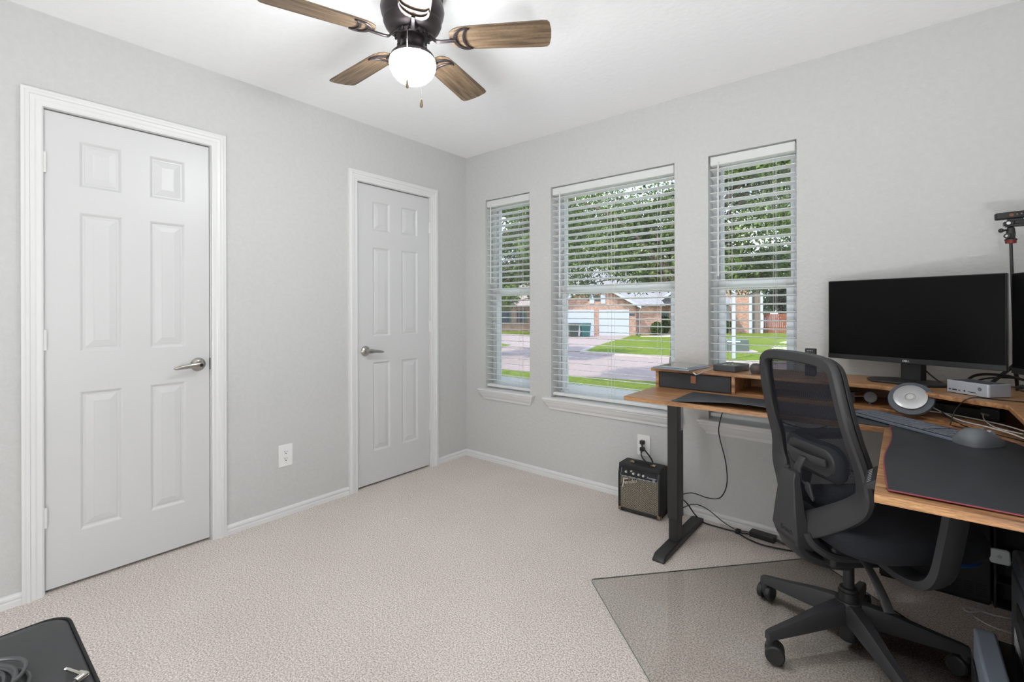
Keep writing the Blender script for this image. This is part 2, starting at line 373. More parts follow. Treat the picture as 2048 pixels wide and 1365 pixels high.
# ================================================================== ROOM SHELL
H = 2.44; XR = 3.46; YN = -3.60; WT = 0.16
def struct(o, label, cat): return tag(o, label, cat, kind='structure')
struct(MB().box((-WT, YN, -0.1), (XR, 0, 0)).build('floor', M['carpet']), 'beige speckled cut pile carpet covering the whole room', 'carpet')
struct(MB().box((-WT, YN - WT, H), (XR + WT, WT, H + 0.1)).build('ceiling', M['ceil']), 'flat white textured ceiling above the room', 'ceiling')
def wall_grid(u0, u1, holes, ax, d0, d1, name, label):
    """wall slab between u0..u1 x 0..H with rectangular holes; ax='y' lies in XZ, 'x' lies in YZ"""
    us = sorted({u0, u1, *[h[0] for h in holes], *[h[1] for h in holes]}); zs = sorted({0.0, H, *[h[2] for h in holes], *[h[3] for h in holes]})
    mb = MB(); idx = {}
    def vid(i, j, k):
        if (i, j, k) not in idx:
            u, z, d = us[i], zs[j], (d0, d1)[k]; mb.v.append((u, d, z) if ax == 'y' else (d, u, z)); idx[(i, j, k)] = len(mb.v) - 1
        return idx[(i, j, k)]
    solid = {}
    for i in range(len(us) - 1):
        for j in range(len(zs) - 1):
            cu_, cz = (us[i] + us[i + 1]) / 2, (zs[j] + zs[j + 1]) / 2
            solid[i, j] = not any(h[0] < cu_ < h[1] and h[2] < cz < h[3] for h in holes)
    for (i, j), so in solid.items():
        if not so: continue
        for k in (0, 1): mb.f.append((vid(i, j, k), vid(i + 1, j, k), vid(i + 1, j + 1, k), vid(i, j + 1, k)))
        for di, dj, a, b in ((-1, 0, (0, 0), (0, 1)), (1, 0, (1, 0), (1, 1)), (0, -1, (0, 0), (1, 0)), (0, 1, (0, 1), (1, 1))):
            if not solid.get((i + di, j + dj), False):
                mb.f.append((vid(i + a[0], j + a[1], 0), vid(i + b[0], j + b[1], 0), vid(i + b[0], j + b[1], 1), vid(i + a[0], j + a[1], 1)))
    mb.mi = [0] * len(mb.f)
    return struct(mb.build(name, M['wall']), label, 'wall')
ZT = 2.060; ZB = 0.553
WIN = [(0.215, 0.655), (0.845, 1.733), (1.926, 2.361)]
wall_grid(-WT, XR + WT, [(a, b, ZB, ZT) for a, b in WIN], 'y', 0.0, WT, 'wall_far', 'pale warm grey textured wall with the three windows')
DOORS = [(-2.4915, -1.8775, [(-2.381, -2.234), (-2.128, -1.984)], -1, (-1.930, -1.930)),
         (-1.0100, -0.3920, [(-0.888, -0.747), (-0.646, -0.500)], 1, None)]
wall_grid(YN, 0.0, [(d[0] - 0.004, d[1] + 0.004, 0.0, 2.044) for d in DOORS], 'x', -WT, 0.0, 'wall_left', 'pale warm grey textured wall with two white panel doors')
struct(MB().box((XR, YN, 0), (XR + WT, 0, H)).build('wall_right', M['wall']), 'pale warm grey wall beyond the desk, outside the frame', 'wall')
struct(MB().box((-WT, YN - WT, 0), (XR + WT, YN, H)).build('wall_near', M['wall']), 'pale warm grey wall behind the camera', 'wall')

# baseboards
BP = [(0.0, 0.0), (0.013, 0.0), (0.013, 0.020), (0.0095, 0.024), (0.0095, 0.027), (0.013, 0.032), (0.013, 0.040), (0.009, 0.047), (0.004, 0.050), (0.0, 0.050)]
for k, (a, b) in enumerate([(YN, -2.5635), (-1.8055, -1.080), (-0.322, -0.0)]):
    struct(MB().prism([(d, z) for d, z in BP], a, b, 'y').build('baseboard_left', M['trim']),
           ['white moulded baseboard left of the wide closed door', 'white moulded baseboard on the left wall between the two doors', 'short white baseboard between the far door and the room corner'][k], 'baseboard')
mb = MB(); mb.prism([(-d, z) for d, z in BP], 0.0, XR, 'x')
struct(mb.build('baseboard_far', M['trim']), 'white moulded baseboard along the window wall', 'baseboard')

# doors
CP = [(0.0, 0.0), (0.0, 0.010), (0.006, 0.013), (0.020, 0.012), (0.026, 0.015), (0.038, 0.016), (0.042, 0.021), (0.052, 0.021), (0.056, 0.018), (0.066, 0.017), (0.066, 0.0)]
def panel_ring(mb, y0, y1, z0, z1, x):
    ins = [(0, 0), (0.003, -0.0015), (0.011, -0.0085), (0.017, -0.0085), (0.020, -0.0065), (0.046, -0.0010), (0.050, -0.0015)]
    rings = []
    for i, d in ins:
        rings.append([(x + d, y0 + i, z0 + i), (x + d, y1 - i, z0 + i), (x + d, y1 - i, z1 - i), (x + d, y0 + i, z1 - i)])
    b = len(mb.v); mb.v += [p for r in rings for p in r]
    for j in range(len(rings) - 1):
        mb.f += [(b + j * 4 + i, b + j * 4 + (i + 1) % 4, b + (j + 1) * 4 + (i + 1) % 4, b + (j + 1) * 4 + i) for i in range(4)]
    n = len(rings) - 1; mb.f.append(tuple(b + n * 4 + i for i in range(4)))
PZ = [(0.230, 0.836), (1.013, 1.622), (1.735, 1.935)]
for k, (y0, y1, pys, hs, _) in enumerate(DOORS):
    X = -0.010; mb = MB(); ys = sorted({y0, y1, *[v for p in pys for v in p]}); zs = sorted({0.014, 2.039, *[v for p in PZ for v in p]})
    for i in range(len(ys) - 1):
        for j in range(len(zs) - 1):
            cy, cz = (ys[i] + ys[i + 1]) / 2, (zs[j] + zs[j + 1]) / 2
            if any(p[0] < cy < p[1] for p in pys) and any(q[0] < cz < q[1] for q in PZ): panel_ring(mb, ys[i], ys[i + 1], zs[j], zs[j + 1], X)
            else: mb.add([(X, ys[i], zs[j]), (X, ys[i + 1], zs[j]), (X, ys[i + 1], zs[j + 1]), (X, ys[i], zs[j + 1])], [(0, 1, 2, 3)])
    a, b, c, d = (X - 0.035, y0, 0.014), (X - 0.035, y1, 0.014), (X - 0.035, y1, 2.039), (X - 0.035, y0, 2.039)
    e, f, g, h = (X, y0, 0.014), (X, y1, 0.014), (X, y1, 2.039), (X, y0, 2.039)
    mb.add([a, b, c, d, e, f, g, h], [(0, 1, 2, 3), (0, 1, 5, 4), (1, 2, 6, 5), (2, 3, 7, 6), (3, 0, 4, 7)])
    mb.mi = [0] * len(mb.f)
    me = bpy.data.meshes.new('door'); me.from_pydata([tuple(v) for v in mb.v], [], mb.f); me.materials.append(M['door'])
    bm = bmesh.new(); bm.from_mesh(me); bmesh.ops.remove_doubles(bm, verts=bm.verts, dist=1e-5); bmesh.ops.recalc_face_normals(bm, faces=bm.faces); bm.to_mesh(me); bm.free()
    door = bpy.data.objects.new('door_%d' % (k + 1), me); COL.objects.link(door)
    struct(door, ['white six-panel closed door, the nearer one at the left edge', 'narrow white six-panel closed door nearest the room corner'][k], 'door')
    hy = y0 - 0.001 if hs < 0 else y1 + 0.001
    for z in (0.325, 1.070, 1.815):
        hb = MB(); hb.cyl((X + 0.012, hy, z - 0.043), (X + 0.012, hy, z + 0.043), 0.0065, seg=12)
        for q in (-0.026, -0.009, 0.009, 0.026): hb.cyl((X + 0.012, hy, z + q - 0.0008), (X + 0.012, hy, z + q + 0.0008), 0.0072, seg=12)
        hb.box((X - 0.001, hy - 0.004, z - 0.043), (X + 0.010, hy + 0.004, z + 0.043))
        hb.build('hinge', M['trim'], door, smooth=True)
    # lever handle
    ly = y1 - 0.052 if hs < 0 else y0 + 0.062; dr = -1 if hs < 0 else 1; LZ = 0.917
    hb = MB(); hb.lathe([(0.0, 0), (0.033, 0), (0.034, 0.004), (0.030, 0.010), (0.018, 0.016), (0.013, 0.030), (0.0135, 0.052), (0.0, 0.052)], (X, ly, LZ), (1, 0, 0), 32)
    hd = hb.build('door_handle', M['nickel'], door, smooth=True)
    lv = MB(); rings = []
    for s_, hw, th, zz in ((-0.013, 0.009, 0.006, 0), (0.0, 0.015, 0.010, 0), (0.02, 0.0145, 0.0095, 0), (0.05, 0.011, 0.007, -0.002), (0.085, 0.0095, 0.006, -0.006), (0.108, 0.007, 0.005, -0.009), (0.116, 0.003, 0.003, -0.010)):
        rings.append([(X + 0.047 + th * math.cos(t), ly + dr * s_, LZ + zz + hw * math.sin(t)) for t in [2 * PI * i / 16 for i in range(16)]])
    lv.loft(rings).build('lever', M['nickel'], hd, smooth=True)
    kb = MB(); kb.cyl((X + 0.056, ly, LZ), (X + 0.0585, ly, LZ), 0.008, seg=16).build('lock_button', M['dark'] if k == 0 else M['chrome'], hd, smooth=True)
    # strike plate
    if k == 0: MB().box((X + 0.001, y1 + 0.0012, LZ - 0.03), (X + 0.010, y1 + 0.0035, LZ + 0.03)).build('strike_plate', M['dark'], door)
    # casing
    cb = MB(); yi0, yi1, zi = y0 - 0.006, y1 + 0.006, 2.046; rings = []
    for q in range(4):
        rg = []
        for o_, h_ in CP:
            P = [(yi0 - o_, 0.0), (yi0 - o_, zi + o_), (yi1 + o_, zi + o_), (yi1 + o_, 0.0)][q]; rg.append((h_ + 0.0003, P[0], P[1]))
        rings.append(rg)
    cb.loft(rings)
    # jamb edge returning to the door
    cb.box((-0.045, y0 - 0.0045, 0.0), (0.004, y0 - 0.0025, 2.045)); cb.box((-0.045, y1 + 0.0025, 0.0), (0.004, y1 + 0.0045, 2.045))
    struct(cb.build('trim_%d' % (k + 1), M['trim']), ['white moulded casing around the nearer left door', 'white moulded casing around the door nearest the corner'][k], 'door trim')
    # dark sheet added behind the doors to stop outdoor light underneath
struct(MB().box((-WT - 0.02, YN, -0.1), (-WT, 0, 2.2)).build('trim_3', M['dark']), 'dark sheet added behind the two left doors to block outdoor light', 'light blocker')

# ------------------------------------------------------------------ windows, sills, blinds
WL = ['narrow white single-hung window nearest the room corner', 'wide white single-hung middle window, partly behind the desk', 'narrow white single-hung window nearest the monitors']
BL = ['white horizontal slat blind in the narrow window by the room corner', 'wide white horizontal slat blind in the middle window', 'white horizontal slat blind in the window behind the office chair']
for k, (a, b) in enumerate(WIN):
    y0, y1 = 0.088, 0.155; fw = 0.024
    mb = MB()
    mb.box((a, y0, ZB + 0.018), (a + fw, y1, ZT)); mb.box((b - fw, y0, ZB + 0.018), (b, y1, ZT)); mb.box((a + fw, y0, ZT - 0.03), (b - fw, y1, ZT)); mb.box((a + fw, y0, ZB + 0.018), (b - fw, y1, ZB + 0.062))
    mb.box((a + fw, y0 + 0.012, ZB + 0.062), (a + fw + 0.005, y1, ZT - 0.03)); mb.box((b - fw - 0.005, y0 + 0.012, ZB + 0.062), (b - fw, y1, ZT - 0.03))
    win = mb.build('window_%d' % (k + 1), M['vinyl'], bevel=0.002); struct(win, WL[k], 'window')
    zm = 1.335
    def sash(nm, x0, x1, z0, z1, ya, yb, st, bot, top, lbl):
        m2 = MB(); m2.box((x0, ya, z0), (x0 + st, yb, z1)); m2.box((x1 - st, ya, z0), (x1, yb, z1)); m2.box((x0 + st, ya, z0), (x1 - st, yb, z0 + bot)); m2.box((x0 + st, ya, z1 - top), (x1 - st, yb, z1))
        o = m2.build(nm, M['vinyl'], win, bevel=0.0025)
        ym = (ya + yb) / 2; MB().box((x0 + st - 0.003, ym - 0.002, z0 + bot - 0.003), (x1 - st + 0.003, ym + 0.002, z1 - top + 0.003)).build('pane', M['glass'], o)
        return o
    sash('upper_sash', a + fw + 0.005, b - fw - 0.005, zm - 0.018, ZT - 0.03, 0.128, 0.150, 0.018, 0.03, 0.025, None)
    sash('lower_sash', a + fw + 0.005, b - fw - 0.005, ZB + 0.062, zm + 0.022, 0.100, 0.124, 0.034, 0.045, 0.055, None)
    # stool and apron
    e = 0.052
    m2 = MB(); st = [(a - e, -0.046), (b + e, -0.046), (b + e, 0.0), (b, 0.0), (b, 0.0875), (a, 0.0875), (a, 0.0), (a - e, 0.0)]
    m2.prism(st, ZB + 0.001, ZB + 0.018); m2.box((a, 0.068, ZB + 0.018), (b, 0.0875, ZB + 0.030))
    m2.build('window_sill', M['trim'], win, bevel=0.004)
    m3 = MB(); rings = []
    for z, pr, ii in ((0.0, 0.037, 0.010), (-0.010, 0.037, 0.010), (-0.015, 0.033, 0.014), (-0.035, 0.024, 0.025), (-0.050, 0.013, 0.038), (-0.062, 0.011, 0.040), (-0.066, 0.009, 0.044)):
        zz = ZB + z; xa, xb = a - e + ii, b + e - ii
        rings.append([(xa, 0, zz), (xa, -pr, zz), (xb, -pr, zz), (xb, 0, zz)])
    m3.loft(rings).build('sill_apron', M['trim'], win)
    # blind
    bl = thing('window_blind', BL[k], 'blind', ((a + b) / 2, 0.035, ZT), group='white slat blinds in the three windows')
    hw = (b - a) / 2 - 0.008
    MB().box((-hw, -0.026, -0.056), (hw, 0.026, -0.006)).build('head_rail', M['slat'], bl, bevel=0.004)
    sl = MB(); n = 31; pitch = 0.0447; z0 = -0.080
    for i in range(n):
        z = z0 - i * pitch; tl = -0.12
        pr = [(-0.025, -0.0012 - 0.025 * tl), (0, 0.0003), (0.025, -0.0012 + 0.025 * tl), (0.025, 0.0016 + 0.025 * tl), (0, 0.0033), (-0.025, 0.0016 - 0.025 * tl)]
        sl.prism([(y, z + q) for y, q in pr], -hw, hw, 'x')
    sl.build('slats', M['slat'], bl)
    zb = z0 - n * pitch + 0.004
    MB().box((-hw, -0.025, zb - 0.011), (hw, 0.025, zb + 0.008)).build('bottom_rail', M['slat'], bl, bevel=0.003)
    cs = [-hw + 0.10, hw - 0.10] if hw < 0.3 else [-hw + 0.10, 0.0, hw - 0.10]
    cm = MB()
    for x in cs:
        for yy in (-0.026, 0.026): cm.cyl((x, yy, -0.056), (x, yy, zb), 0.0008, seg=6)
        cm.cyl((x + 0.012, 0.0, -0.056), (x + 0.012, 0.0, zb), 0.0008, seg=6)
        for i in range(n): cm.cyl((x, -0.026, z0 - i * pitch - 0.003), (x, 0.026, z0 - i * pitch - 0.002), 0.0006, seg=4)
    cm.build('ladder_cords', M['cord'], bl)
    wl = 0.62 if k == 2 else (0.60 if k == 0 else 0.72)
    wx = -hw + (0.065 if k == 1 else 0.045)
    wm = MB(); wm.cyl((wx, -0.032, -0.062), (wx, -0.032, -0.062 - wl), 0.0045, seg=8); wm.cyl((wx, -0.030, -0.045), (wx, -0.032, -0.062), 0.0025, seg=6); wm.sphere((wx, -0.029, -0.045), 0.005, 10)
    wm.build('tilt_wand', M['cord'], bl, smooth=True)
    if k == 1:
        MB().tube([(0.05, -0.027, -0.056), (0.05, -0.028, -0.9), (0.048, -0.03, -1.50), (0.044, -0.032, -1.56), (0.052, -0.03, -1.575)], 0.001, 5, smooth=4).build('pull_cord', M['cord'], bl)

# outlets
def outlet(loc, rz, label):
    o = thing('power_outlet', label, 'outlet', loc, rz)   # local: x across, -y out of the wall, z up
    MB().box((-0.041, -0.006, -0.064), (0.041, 0.0, 0.064)).build('cover_plate', M['outlet'], o, bevel=0.003)
    for z in (0.020, -0.020):
        mb = MB(); mb.prism(rrect(-0.017, z - 0.0145, 0.017, z + 0.0145, 0.011), -0.0075, -0.006, 'y')
        f = mb.build('socket', M['outlet'], o, smooth=True)
        q = MB(); q.box((-0.0075, -0.0085, z - 0.002), (-0.0055, -0.0074, z + 0.008)); q.box((0.0055, -0.0085, z - 0.001), (0.0075, -0.0074, z + 0.007)); q.cyl((0, -0.0085, z - 0.008), (0, -0.0074, z - 0.008), 0.003, seg=10)
        q.build('slots', M['dark'], f)
    MB().cyl((0, -0.0075, 0), (0, -0.0062, 0), 0.003, seg=10).build('screw', M['outlet'], o)
    return o
outlet((0.0, -1.489, 0.349), R(90), 'white duplex outlet on the left wall between the two doors')
outlet((1.539, 0.0, 0.352), 0, 'white duplex outlet with two black plugs above the guitar amplifier')

# fill lights added out of view, built as low lamps facing up
def fill_uplight(label, x, y, watts):
    o = thing('fill_lamp', label, 'fill light', (x, y, 0), group='fill lights added out of view')
    MB().lathe([(0.0, 0.0005), (0.13, 0.0005), (0.13, 0.018), (0.02, 0.03), (0.0, 0.03)], seg=28).build('base', M['bmetal'], o, smooth=True)
    MB().cyl((0, 0, 0.03), (0, 0, 0.58), 0.012, seg=12).build('pole', M['bmetal'], o, smooth=True)
    MB().lathe([(0.0, 0.56), (0.03, 0.57), (0.11, 0.61), (0.185, 0.68), (0.180, 0.68), (0.105, 0.622), (0.0, 0.59)], seg=32).build('bowl_shade', M['bmetal'], o, smooth=True)
    ld = bpy.data.lights.new('fill_disk', 'AREA'); ld.shape = 'DISK'; ld.size = 0.30; ld.energy = watts; ld.color = (0.955, 0.98, 1.0)
    lo = bpy.data.objects.new('fill_disk', ld); COL.objects.link(lo); lo.parent = o; lo.location = (0, 0, 0.683); lo.rotation_euler = (PI, 0, 0)
fill_uplight('low upward fill light added out of view against the near wall', 2.35, -3.35, FILL_UPLIGHT_W * 0.75)
fill_uplight('low upward fill light added out of view against the right wall', 3.20, -2.35, FILL_UPLIGHT_W * 1.15)

pln = thing('fill_sphere_lamp', 'glowing white sphere on a stand added behind the camera as fill', 'fill light', (1.75, -3.30, 0))  # unseen glowing sphere, added to brighten the lower room and under the desk
MB().sphere((0, 0, 0.62), 0.20, 32).build('fill_sphere', emit_mat('fill_sphere_glow', (0.96, 0.98, 1.0), FILL_SPHERE_STRENGTH), pln, smooth=True)
MB().lathe([(0.0, 0.0005), (0.12, 0.0005), (0.12, 0.015), (0.012, 0.022), (0.012, 0.43), (0.0, 0.43)], seg=24).build('stand', M['bmetal'], pln, smooth=True)

# ================================================================== CEILING FAN
fan = thing('ceiling_fan', 'five-blade flush mount ceiling fan with dark housing and lit white globe', 'ceiling fan', (1.30, -1.60, H))
FZ = -0.195
MB().lathe([(0.0, -0.0005), (0.118, -0.0005), (0.120, -0.006), (0.118, -0.030), (0.112, -0.036), (0.112, -0.050), (0.120, -0.060), (0.123, -0.080), (0.119, -0.100), (0.108, -0.122), (0.112, -0.130),
            (0.104, -0.148), (0.086, -0.162), (0.062, -0.170), (0.058, -0.176), (0.0, -0.176)], seg=56).build('motor_housing', M['bronze'], fan, smooth=True)
fb = MB(); fb.lathe([(0.0, -0.172), (0.066, -0.172), (0.068, -0.178), (0.060, -0.190), (0.0, -0.190)], seg=40)
for i in range(20):
    t = 2 * PI * i / 20; fb.box((0.054, -0.003, -0.188), (0.070, 0.003, -0.176), Matrix.Rotation(t, 3, 'Z'), (0, 0, -0.18))
fb.build('flywheel', M['bronze'], fan, smooth=True)
sh = MB().lathe([(0.0, -0.185), (0.044, -0.185), (0.047, -0.190), (0.046, -0.215), (0.050, -0.232), (0.062, -0.244), (0.078, -0.252), (0.083, -0.258), (0.083, -0.268), (0.0, -0.268)], seg=48).build('switch_housing', M['bronze'], fan, smooth=True)
MB().lathe([(0.0, -0.262), (0.078, -0.262), (0.087, -0.274), (0.090, -0.289), (0.087, -0.308), (0.077, -0.329), (0.061, -0.346), (0.040, -0.358), (0.018, -0.364), (0.0, -0.365)], seg=48).build('lamp_globe', M['globe'], fan, smooth=True)
def blade_parts(par_fan, ang):
    bl = MB(); top = []
    ol = [(0.150, -0.030), (0.165, -0.045), (0.185, -0.054), (0.230, -0.058), (0.36, -0.062), (0.505, -0.066), (0.525, -0.064), (0.533, -0.054), (0.539, -0.020), (0.539, 0.020), (0.533, 0.054), (0.525, 0.064), (0.505, 0.066),
          (0.36, 0.062), (0.230, 0.058), (0.185, 0.054), (0.165, 0.045), (0.150, 0.030), (0.146, 0.0)]
    bl.prism(ol, -0.003, 0.003)
    o = bl.build('blade', M['blade'], par_fan, bevel=0.0015)
    MX = Matrix.Rotation(R(ang), 4, 'Z') @ Matrix.Translation((0, 0, FZ + 0.0)) @ Matrix.Rotation(R(-11), 4, 'X'); o.matrix_local = MX
    ir = MB()
    ir.band([(0.056, 0, 0.012), (0.075, 0, 0.010), (0.095, 0, -0.010), (0.115, 0, -0.012), (0.172, 0, -0.010)], (0, 0, 1), [0.05, 0.034, 0.018, 0.014, 0.014], 0.008)
    arc = [(0.215 - 0.048 * math.cos(t), 0.052 * math.sin(t), -0.006) for t in [R(d) for d in range(-100, 101, 10)]]
    ir.band(arc, (0, 0, 1), [0.004 + 0.011 * math.cos(R(d) * 0.85) for d in range(-100, 101, 10)], 0.006)
    arc2 = [(0.232 - 0.030 * math.cos(t), 0.050 * math.sin(t), -0.006) for t in [R(d) for d in range(-90, 91, 10)]]
    ir.band(arc2, (0, 0, 1), [0.003 + 0.007 * math.cos(R(d) * 0.9) for d in range(-90, 91, 10)], 0.006)
    i = ir.build('blade_arm', M['bronze'], par_fan, smooth=True); i.matrix_local = MX
for q in range(5): blade_parts(fan, 34.5 + 72 * q)
toC = Vector((0.78, -0.63, 0)).normalized(); sd_ = Vector((0.63, 0.78, 0)).normalized()
for k, (off, z1, zt) in enumerate(((-0.020, -0.425, -0.205), (0.031, -0.490, -0.262))):
    p = toC * (0.096 if k == 0 else 0.09) + sd_ * off; p0 = toC * (0.048 if k == 0 else 0.08) + sd_ * off * 0.9
    c = MB(); c.tube([(p0.x, p0.y, zt), (p.x * 0.96, p.y * 0.96, zt - 0.008), (p.x, p.y, zt - 0.04), (p.x, p.y, z1 + 0.03)], 0.0012, 6)
    if k == 0:
        for i in range(34): c.sphere((p.x, p.y, zt - 0.04 - i * 0.0045), 0.0019, 6)
    ch = c.build('pull_chain', M['chrome'], fan, smooth=True)
    MB().lathe([(0.0005, 0.030), (0.003, 0.028), (0.0055, 0.012), (0.0062, 0.005), (0.004, -0.001), (0.0, -0.002)], (p.x, p.y, z1), seg=14).build('chain_pull', M['brass'], ch, smooth=True)

# ================================================================== DESK
DZ = 0.780; DT = 0.019; DX0 = 1.750; DXI = 2.727; DYF = -0.703; DYE = -1.466; DX1 = 3.42; DYB = -0.012
desk = thing('standing_desk', 'L-shaped rustic wood standing desk with black steel legs under the windows', 'desk', (2.6, -0.35, 0))
def dk(mb, name, m, **k):
    o = mb.build(name, m, desk, **k); o.location = (-2.6, 0.35, 0); return o
dk(MB().box((DX0, DYF, DZ - DT), (DXI + 0.001, DYB, DZ)), 'desktop', M['wood'], bevel=0.0015)
dk(MB().box((DXI + 0.001, DYE, DZ - DT), (DX1, DYB, DZ)), 'desktop_return', M['wood'], bevel=0.0015)
def leg(x, y, along):
    m1 = MB(); c = 0.028
    if along == 'y': m1.box((x - 0.022, y - 0.036, 0.030), (x + 0.022, y + 0.036, 0.40)); m1.box((x - 0.026, y - 0.041, 0.14), (x + 0.026, y + 0.041, DZ - DT - 0.03)); m1.box((x - 0.026, y - 0.041, DZ - DT - 0.031), (x + 0.026, y + 0.041, DZ - DT - 0.008)); m1.box((x - 0.030, y - 0.15, DZ - DT - 0.009), (x + 0.030, y + 0.20, DZ - DT - 0.0005))
    else: m1.box((x - 0.036, y - 0.022, 0.030), (x + 0.036, y + 0.022, 0.40)); m1.box((x - 0.041, y - 0.026, 0.14), (x + 0.041, y + 0.026, DZ - DT - 0.03)); m1.box((x - 0.26, y - 0.03, DZ - DT - 0.03), (x + 0.26, y + 0.03, DZ - DT - 0.0005))
    l = dk(m1, 'leg', M['bmetal'], bevel=0.003)
    f = MB(); w_ = 0.030; Lh = 0.288; yc = y + 0.062 if along == 'y' else y
    pr = [(-Lh, 0.0), (-Lh, 0.010), (-Lh + 0.030, 0.030), (Lh - 0.03, 0.030), (Lh, 0.022), (Lh, 0.0)]
    if along == 'y': f.prism([(yc + a, b) for a, b in pr], x - w_, x + w_, 'x')
    else: f.prism([(x + a, b) for a, b in pr], y - w_, y + w_, 'y')
    f.build('foot', M['bmetal'], l, bevel=0.005)
    return l
l1 = leg(1.886, -0.404, 'y')
lb = MB().box((1.9125, -0.400, 0.58), (1.9135, -0.368, 0.735)); lb.build('spec_sticker', M['paper'], l1)
leg(3.36, -0.36, 'y'); leg(3.10, -1.28, 'x')
dk(MB().box((1.91, -0.42, DZ - DT - 0.03), (3.1, -0.38, DZ - DT - 0.001)), 'crossbar', M['bmetal'])
dk(MB().prism([(-0.655, DZ - DT - 0.0005), (-0.64, DZ - DT - 0.0105), (-0.60, DZ - DT - 0.0135), (-0.58, DZ - DT - 0.0005)], 1.80, 1.825, 'x'), 'hook', M['bmetal'])
kp = MB(); kp.prism([(DXI - 0.030, -0.026), (DXI - 0.027, -0.032), (DXI + 0.02, -0.030), (DXI + 0.02, 0.0), (DXI - 0.001, -0.003)], -1.27, -1.12, 'y')
kp.v = [(x, y, z + DZ - DT - 0.0006) for x, y, z in kp.v]
kpo = dk(kp, 'control_panel', M['black'], bevel=0.003)
bt = MB()
for i in range(7):
    y = -1.255 + i * 0.0185
    bt.add([(DXI - 0.0225, y, DZ - DT - 0.0199), (DXI - 0.0225, y + 0.004, DZ - DT - 0.0199), (DXI - 0.0135, y + 0.004, DZ - DT - 0.0127), (DXI - 0.0135, y, DZ - DT - 0.0127)], [(0, 1, 2, 3)])
bt.build('buttons', M['led'], kpo)

# riser (hutch) on the desk
HZ = 0.880; HT = 0.016; HY = -0.345; HX = 3.040
hut = thing('desk_riser', 'rustic wood monitor riser shelf with cubbies standing on the desk', 'shelf', (2.6, -0.2, DZ))
def hu(mb, name, m, par=None, **k):
    mb.v = [(x - 2.6, y + 0.2, z - DZ) for x, y, z in mb.v]
    return mb.build(name, m, par or hut, **k)
hu(MB().prism([(1.732, DYB), (1.732, HY), (2.705, HY), (HX, -0.590), (HX, -1.44), (DX1, -1.44), (DX1, DYB)], HZ - HT, HZ), 'riser_top', M['wood'], bevel=0.0015)
hu(MB().box((1.757, HY + 0.006, DZ), (1.773, DYB - 0.01, HZ - HT)), 'side_panel', M['wood'])
hu(MB().box((2.137, HY + 0.004, DZ), (2.152, DYB - 0.01, HZ - HT)), 'divider', M['wood'])
hu(MB().box((2.56, HY + 0.06, DZ), (2.575, DYB - 0.01, HZ - HT)), 'divider', M['wood'])
hu(MB().box((HX + 0.03, -1.43, DZ), (DX1 - 0.01, -1.415, HZ - HT)), 'side_panel', M['wood'])
hu(MB().box((1.773, DYB - 0.012, DZ), (DX1, DYB - 0.002, HZ - HT)), 'back_panel', M['wood'])
hu(MB().prism([(2.152, HY + 0.02), (2.70, HY + 0.02), (2.95, -0.52), (3.05, -0.52), (3.05, -0.1), (2.152, -0.1)], DZ + 0.0004, DZ + 0.008), 'bottom_shelf', M['wood'])
dr = hu(MB().box((1.776, HY + 0.010, DZ + 0.0015), (2.132, -0.06, HZ - HT - 0.003)), 'fabric_drawer', M['fabric'], bevel=0.003)
hu(MB().box((1.941, HY + 0.0065, 0.815), (1.967, HY + 0.0098, 0.853)), 'leather_pull', M['leather'], dr, bevel=0.001)

# desk mats
mt = thing('desk_mat', 'plain charcoal desk mat on the desk arm below the windows', 'desk mat', (2.30, -0.54, DZ))
mb = MB(); nx, ny = 24, 8; x0, x1, ya, yb = 1.974, 2.74, -0.690, -0.400
def lift(x, y):
    u = (x - 1.974) / 0.60
    return 0.022 * max(0, math.sin(PI * min(1, max(0, u)))) ** 1.5 * max(0, (-y - 0.50) / 0.19) ** 1.5
for k2, dz in ((0, 0.0005), (1, 0.0030)):
    for j in range(ny + 1):
        for i in range(nx + 1):
            x = x0 + (x1 - x0) * i / nx; y = ya + (yb - ya) * j / ny; mb.v.append((x - 2.30, y + 0.54, dz + lift(x, y)))
NN = (nx + 1) * (ny + 1)
for j in range(ny):
    for i in range(nx):
        a_ = j * (nx + 1) + i; q = (a_, a_ + 1, a_ + nx + 2, a_ + nx + 1); mb.f += [q[::-1], tuple(NN + t for t in q)]
for i in range(nx):
    mb.f.append((i, i + 1, NN + i + 1, NN + i)); t = ny * (nx + 1) + i; mb.f.append((t, t + 1, NN + t + 1, NN + t))
for j in range(ny):
    t = j * (nx + 1); mb.f.append((t, t + nx + 1, NN + t + nx + 1, NN + t)); t += nx; mb.f.append((t, t + nx + 1, NN + t + nx + 1, NN + t))
mb.mi = [0] * len(mb.f); mb.build('mat_sheet', M['pad'], mt, smooth=True)
m2t = thing('desk_mat', 'large black desk mat with red stitched edge under the mouse', 'desk mat', (3.0, -1.0, DZ))
wav = [(2.752, -1.432), (2.744, -1.30), (2.738, -1.12), (2.748, -0.95), (2.750, -0.80), (2.742, -0.66)]
edge = catmull([Vector((x, y, 0)) for x, y in wav], 5)
far = [(2.742, -0.60), (2.86, -0.612), (2.985, -0.66), (3.05, -0.74), (3.075, -0.90), (3.10, -1.15), (3.12, -1.440)]
ol = [(p.x, p.y) for p in edge] + [(p.x, p.y) for p in catmull([Vector((x, y, 0)) for x, y in far], 4)]
mb = MB(); mb.prism([(x - 3.0, y + 1.0) for x, y in ol], 0.0031, 0.0056); mb.build('mat_sheet', M['pad2'], m2t)
mb = MB(); mb.tube([(x - 3.0, y + 1.0, 0.0046) for x, y in ol], 0.0019, 6, closed=True); mb.build('stitched_edge', M['red'], m2t, smooth=True)

